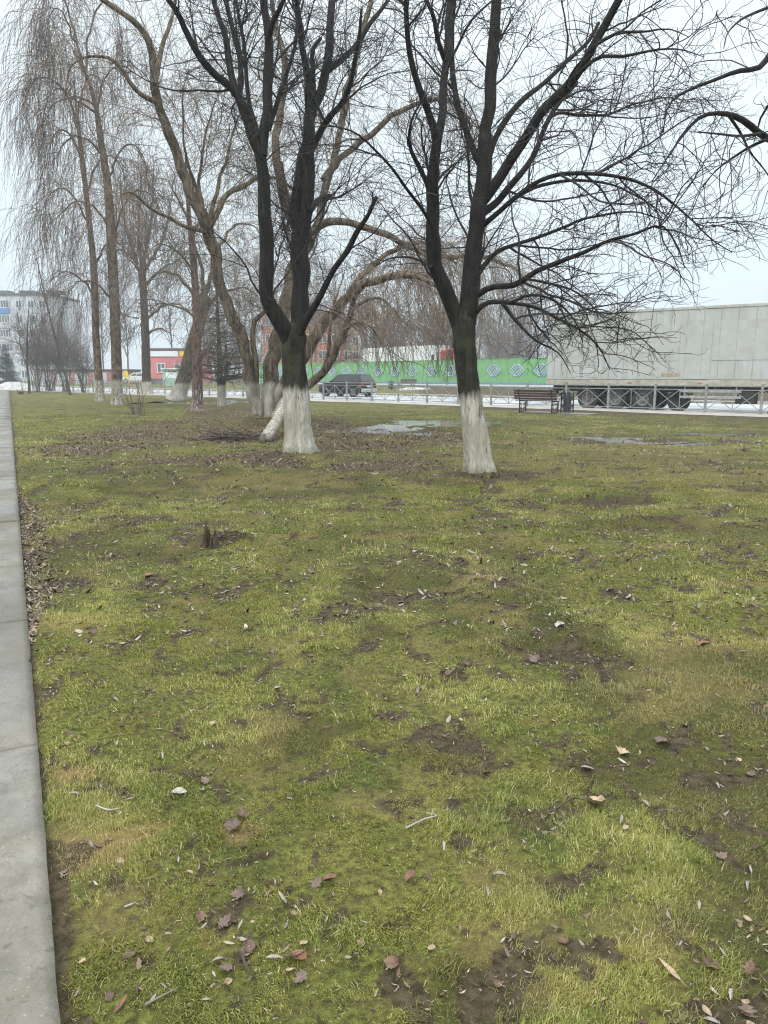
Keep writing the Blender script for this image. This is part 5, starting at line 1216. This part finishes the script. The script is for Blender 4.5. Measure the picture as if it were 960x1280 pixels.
car('parked_car', 'black estate style off-roader on the wet road, seen from behind its left side', 'car', (sv[0], sv[1], -.08), math.atan2(-RU[1], -RU[0]) + .12, M['car_black'], 4.1, 1.62, 1.78)
wc = at(172, 470, 104); car('parked_car', 'white car half hidden beside the dark pollard trunk near the yellow post', 'car', (wc[0], wc[1], float(gz(wc[0], wc[1]))), R(170), M['car_white'], 4.2, 1.45, 1.7)
# ------------------------------------------------------------------ white and red lorry behind the hoarding
lr = thing('white_lorry', 'white box lorry with red cab showing above the green hoarding', 'lorry', (-.3, 88, .45), HZ)
lx0, lx1 = -3.3, 8.9
m = MB(); m.box(((lx0 + lx1) / 2, 1.25, 2.7), (lx1 - lx0, 2.5, 2.95), None, .05)
for x in np.arange(lx0 + .5, lx1, .8): m.box((x, -.004, 2.7), (.04, .012, 2.7))
m.build('box_body', M['cab_white'], lr)
m = MB(); m.box((lx1 + 1.55, 1.25, 2.35), (2.1, 2.4, 2.75), None, .15); cb = m.build('cab', M['cab_red'], lr)
m = MB(); m.box((lx1 + 1.8, .035, 2.9), (1.0, .03, .8), None, .01); m.box((lx1 + 2.61, 1.25, 2.95), (.03, 2.0, 1.0), None, .01); m.build('window', M['glass'], cb)
m = MB(); m.box((lx1 - .5, -.03, 2.75), (.35, .05, .9), None, .02); m.build('grille', M['chassis'], lr)
m = MB(); m.box(((lx0 + lx1) / 2 + .8, 1.25, 1.0), (lx1 - lx0 + 2, 1.0, .25)); m.build('chassis', M['chassis'], lr)
for x in (lx0 + 1.5, lx0 + 2.8, lx1 + 1.8): wheel(lr, x, .05, .4, .48); wheel(lr, x, 2.1, 2.45, .48)
# ------------------------------------------------------------------ buildings far off
M['panel_wall'] = plain('pale_panel_wall', (.50, .55, .58), .8, .08, .25, dirt=(.44, .47, .48)); M['frame_white'] = plain('white_window_frame', (.62, .64, .65), .6, .05, 2)
M['pane'] = plain('grey_window_pane', (.10, .12, .14), .15, .3, .6, spec=.7); M['blue_panel'] = plain('blue_balcony_panel', (.08, .22, .46), .6, .15, .8)
M['grey_panel'] = plain('grey_balcony_panel', (.40, .42, .43), .7, .1, .8); M['roof'] = plain('dark_roof_felt', (.10, .10, .105), .9, .2, 1)
M['brick'] = plain('orange_brick_wall', (.42, .17, .10), .85, .18, 1.2, dirt=(.34, .15, .10)); M['tan_wall'] = plain('beige_plaster_wall', (.42, .36, .28), .85, .1, .5)
M['pink'] = plain('pink_red_cladding', (.50, .17, .17), .6, .12, .6); M['kiosk'] = plain('pale_green_cladding', (.28, .42, .33), .6, .12, 1); M['yellow'] = plain('yellow_paint', (.62, .45, .04), .5, .1, 2)
def facade(root, W, D, H, wall, wins, rooft=.4, overhang=.25):
    m = MB(); m.box((W / 2, D / 2, H / 2), (W, D, H)); wl = m.build('wall', wall, root)
    m = MB(); m.box((W / 2, D / 2, H + rooft / 2 + .003), (W + 2 * overhang, D + 2 * overhang, rooft), None, .05); m.build('roof', M['roof'], root)
    for (x, z, w, h, mull) in wins:
        m = MB(); e = .09
        m.box((x - w / 2 + e / 2, -.04, z), (e, .08, h)); m.box((x + w / 2 - e / 2, -.04, z), (e, .08, h)); m.box((x, -.04, z + h / 2 - e / 2), (w - 2 * e, .08, e)); m.box((x, -.06, z - h / 2 + e / 2), (w - 2 * e, .12, e))
        for k in range(1, mull): m.box((x - w / 2 + w * k / mull, -.035, z), (.09, .06, h - 2 * e))
        fr = m.build('window', M['frame_white'], root)
        m = MB(); m.box((x, -.012, z), (w - 2 * e, .016, h - 2 * e)); m.build('pane', M['pane'], fr)
    return wl
YB = 150.0; kx = lambda px, Y: at(px, 470, Y)[0]
def zY(py, Y): return at(480, py, Y)[2]
xa, xb = kx(-70, YB), kx(70, YB); zb0 = .3
ab = thing('apartment_building', 'pale five storey panel block with one blue balcony band at the far left', 'building', (xa, YB, zb0))
Wd = xb - xa; Ht = zY(369, YB) - zb0
wins = []
rows = [380, 398.5, 416.5, 434.5, 452, 468]
for ry in rows:
    z = zY(ry, YB) - zb0
    for px0, px1, mu in ((-24, -4, 6), (-1, 18.5, 6), (-60, -32, 8)): wins.append(((kx((px0 + px1) / 2, YB) - xa), z, (px1 - px0) * YB / F, 1.5, mu))
    for px in (31, 46, 60): wins.append((kx(px, YB) - xa, z, 1.15, 1.4, 2))
facade(ab, Wd, 14, Ht, M['panel_wall'], wins)
for i, ry in enumerate(rows):
    for px0, px1 in ((-24, -4), (-1, 18.5), (-60, -32)):
        m = MB(); z = zY(ry + 8.5, YB) - zb0; m.box((kx((px0 + px1) / 2, YB) - xa, -.10, z), ((px1 - px0) * YB / F + .2, .2, 1.05), None, .03)
        m.build('balcony_panel', M['blue_panel'] if i == 0 else M['grey_panel'], ab)
for px in (5, 36, 70): m = MB(); m.box((kx(px, YB) - xa, 3, Ht + .75), (3.0, 2.2, .7), None, .06); m.build('roof_vent', M['roof'], ab)
YK = 138.0; x0 = kx(330, YK); bb = thing('brick_building', 'orange brick apartment block partly hidden by the willow and the left linden', 'building', (x0, YK, .5))
Wd = kx(428, YK) - x0; Ht = zY(392, YK) - .5
facade(bb, Wd, 12, Ht, M['brick'], [(Wd * (i + .5) / 6, 1.8 + 2.9 * j, 1.5, 1.5, 2) for i in range(6) for j in range(int(Ht / 2.9))])
YK = 145.0; x0 = kx(424, YK); bb = thing('plaster_building', 'narrow beige plastered block just right of the brick building', 'building', (x0, YK, .5))
Wd = kx(452, YK) - x0; Ht = zY(408, YK) - .5
facade(bb, Wd, 10, Ht, M['tan_wall'], [(Wd * (i + .5) / 2, 1.8 + 2.9 * j, 1.2, 1.5, 2) for i in range(2) for j in range(int(Ht / 2.9))])
YK = 100.0; x0 = kx(186, YK); gzz = float(gz(x0, YK)); sh = thing('shop_building', 'low pink red shop with white windows behind the pollarded tree', 'shop', (x0, YK, gzz))
Wd = kx(246, YK) - x0; Ht = zY(438, YK) - gzz
wl = facade(sh, Wd, 9, Ht, M['pink'], [(1.7, 2.1, 1.1, 1.25, 2), (4.2, 2.0, 1.6, 1.3, 2)], .3, .15)
m = MB(); m.box((Wd / 2, -.03, .35), (Wd, .06, .7)); m.build('plinth', M['roof'], sh)
m = MB(); m.box((4.9, -.08, Ht - .45), (1.3, .12, .7), None, .02); m.build('fascia_board', M['yellow'], sh)
m = MB(); m.box((2.2, -.08, Ht - .45), (3.6, .10, .7), None, .02); m.build('fascia_board', M['frame_white'], sh)
YK = 92.0; x0 = kx(203, YK); gzz = float(gz(x0, YK)); ks = thing('kiosk', 'pale green kiosk standing before the pink shop', 'kiosk', (x0, YK, gzz))
m = MB(); m.box((1.1, .9, 1.0), (2.2, 1.8, 2.0), None, .03); m.build('wall', M['kiosk'], ks)
m = MB(); m.box((1.1, .9, 2.06), (2.5, 2.1, .12), None, .03); m.build('roof', M['frame_white'], ks)
m = MB(); m.box((1.1, -.012, 1.3), (1.3, .03, .7)); m.build('hatch', M['frame_white'], ks)
yp = at(162, 470, 98); yb = thing('yellow_post', 'bright yellow leaning sign post beside the tall birch trunk', 'post', (yp[0], yp[1], float(gz(yp[0], yp[1]))))
m = MB(); m.bar((0, 0, 0), (-.5, 0, 1.9), .12); m.build('pole', M['yellow'], yb)
m = MB(); m.box((-.42, -.06, 1.45), (.55, .05, .9), Matrix.Rotation(-.25, 3, 'Y'), .02); m.build('plate', M['yellow'], yb)
# long low wall of shops further along and snow heap
YK = 112.0; x0 = kx(44, YK); gzz = float(gz(x0, YK)); sh = thing('garage_row', 'low reddish garage row far behind the bushes at the left', 'garage', (x0, YK, gzz))
Wd = kx(160, YK) - x0
m = MB(); m.box((Wd / 2, 3, 1.1), (Wd, 6, 2.2)); m.build('wall', plain('dull_red_wall', (.30, .15, .13), .8, .2, .4), sh)
m = MB(); m.box((Wd / 2, 3, 2.28), (Wd + .5, 6.5, .15), None, .03); m.build('roof', M['roof'], sh)
for i in range(5): m = MB(); m.box((Wd * (i + .5) / 5, -.03, .95), (1.9, .06, 1.8)); m.build('door', M['grey_panel'], sh)
t = NT('dirty_snow'); v = t.coord('Object'); t.set(col=t.mix(t.ramp(t.noise(v, 2.5, 6, .7), [(.4, 0.), (.65, 1.)]), (.22, .21, .20), (.42, .42, .43)), rough=.7); t.bump(t.noise(v, 5, 5), .08); M['snow'] = t.m
def heap(label, px, Y, w, d, h, seed):
    c = at(px, 470, Y); n = 40; g = np.linspace(-1.15, 1.15, n); X, Y2 = np.meshgrid(g, g); r = np.hypot(X, Y2)
    Zh = h * np.clip(1 - r ** 2, -.05, 1) ** 1 * (.5 + 1.0 * fbm(X * 3, Y2 * 3, 1.2, seed)) ; Zh = np.where(r >= 1, -.12, Zh)
    V = np.stack([X * w, Y2 * d, Zh], -1).reshape(-1, 3); idx = np.arange(n * n).reshape(n, n)
    q = np.stack([idx[:-1, :-1], idx[:-1, 1:], idx[1:, 1:], idx[1:, :-1]], -1).reshape(-1, 4)
    tag(link('snow_pile', smooth(mesh_np('snow_pile', V, q)), M['snow'], None, (c[0], c[1], float(gz(c[0], c[1])) - .02)), label, 'snow pile')
heap('low dirty snow heap at the end of the concrete path', 14, 84, 3.4, 1.6, .75, 3)
heap('flat grey snow remnant on the verge under the far bench', 519, 65.0, 1.6, .7, .22, 8)
# ------------------------------------------------------------------ sky, sun, camera
W = bpy.data.worlds.new('World'); bpy.context.scene.world = W; W.use_nodes = True
nt = W.node_tree; bg = nt.nodes['Background']
SE, SR = R(48), R(205)
sky = nt.nodes.new('ShaderNodeTexSky'); sky.sky_type = 'NISHITA'; sky.sun_disc = False; sky.sun_elevation = SE; sky.sun_rotation = SR; sky.air_density = 1.0; sky.dust_density = 4
tc = nt.nodes.new('ShaderNodeTexCoord'); sx = nt.nodes.new('ShaderNodeSeparateXYZ'); nt.links.new(tc.outputs['Generated'], sx.inputs[0])
rm = nt.nodes.new('ShaderNodeValToRGB'); nt.links.new(sx.outputs[2], rm.inputs[0]); cr = rm.color_ramp
SKYC = [(0.0, (.56, .63, .675)), (.10, (.585, .675, .725)), (.42, (.66, .74, .77)), (1.0, (.60, .63, .65))]
while len(cr.elements) < 4: cr.elements.new(.5)
for e, (p, c) in zip(cr.elements, SKYC): e.position = p; e.color = (*c, 1)
ns = nt.nodes.new('ShaderNodeTexNoise'); ns.inputs['Scale'].default_value = 1.6; ns.inputs['Detail'].default_value = 4; nt.links.new(tc.outputs['Generated'], ns.inputs['Vector'])
mr = nt.nodes.new('ShaderNodeMapRange'); mr.inputs[1].default_value = .3; mr.inputs[2].default_value = .7; mr.inputs[3].default_value = 9.2; mr.inputs[4].default_value = 10.6; nt.links.new(ns.outputs['Fac'], mr.inputs[0])
vm = nt.nodes.new('ShaderNodeVectorMath'); vm.operation = 'SCALE'; nt.links.new(rm.outputs[0], vm.inputs[0]); zr = nt.nodes.new('ShaderNodeMapRange'); zr.interpolation_type = 'SMOOTHSTEP'; zr.inputs[1].default_value = .40; zr.inputs[2].default_value = .85; zr.inputs[3].default_value = 1; zr.inputs[4].default_value = 3.6; nt.links.new(sx.outputs[2], zr.inputs[0])
ml_ = nt.nodes.new('ShaderNodeMath'); ml_.operation = 'MULTIPLY'; nt.links.new(mr.outputs[0], ml_.inputs[0]); nt.links.new(zr.outputs[0], ml_.inputs[1]); nt.links.new(ml_.outputs[0], vm.inputs['Scale'])
mx = nt.nodes.new('ShaderNodeMix'); mx.data_type = 'RGBA'; mx.inputs[0].default_value = .93; nt.links.new(sky.outputs[0], mx.inputs[6]); nt.links.new(vm.outputs[0], mx.inputs[7])
nt.links.new(mx.outputs[2], bg.inputs[0]); bg.inputs[1].default_value = .1
sun = bpy.data.lights.new('sun', 'SUN'); sun.energy = 1.4; sun.angle = R(25); sun.color = (1, .97, .92)
so_ = bpy.data.objects.new('sun', sun); C.objects.link(so_)
dv = Vector((math.sin(SR) * math.cos(SE), math.cos(SR) * math.cos(SE), math.sin(SE))); so_.rotation_euler = dv.to_track_quat('Z', 'Y').to_euler(); so_.location = (0, 0, 40)
# misty air
HAZE = .0014
if HAZE:
    m = MB(); m.box((0, 85, 19), (330, 260, 42)); hz = m.build('haze', None)
    hm = bpy.data.materials.new('haze_air'); hm.use_nodes = True; hn = hm.node_tree; hn.nodes.remove(hn.nodes['Principled BSDF'])
    pv = hn.nodes.new('ShaderNodeVolumePrincipled'); pv.inputs['Color'].default_value = (.90, .93, .96, 1); pv.inputs['Density'].default_value = HAZE; pv.inputs['Anisotropy'].default_value = .2
    hn.links.new(pv.outputs[0], hn.nodes['Material Output'].inputs['Volume']); hz.data.materials.append(hm); tag(hz, 'thin pale mist in the air', 'haze', kind='stuff')
cam = bpy.data.cameras.new('camera'); cam.sensor_fit = 'VERTICAL'; cam.sensor_height = 36; cam.lens = 36 * F / 1280; cam.clip_end = 3000; cam.clip_start = .05
co = bpy.data.objects.new('camera', cam); C.objects.link(co); co.location = (0, 0, HC); co.rotation_euler = (math.pi / 2 - PIT, 0, 0)
S = bpy.context.scene; S.camera = co
S.view_settings.view_transform = 'Standard'; S.view_settings.look = 'None'; S.view_settings.exposure = .62; S.view_settings.gamma = 1; S.view_settings.use_curve_mapping = False
S.render.engine = 'CYCLES'; S.cycles.max_bounces = 5; S.cycles.diffuse_bounces = 2; S.cycles.glossy_bounces = 2; S.cycles.volume_bounces = 0; S.cycles.use_denoising = True; S.cycles.denoising_prefilter = 'NONE'
S.cycles.transparent_max_bounces = 4; S.cycles.filter_width = 1.15
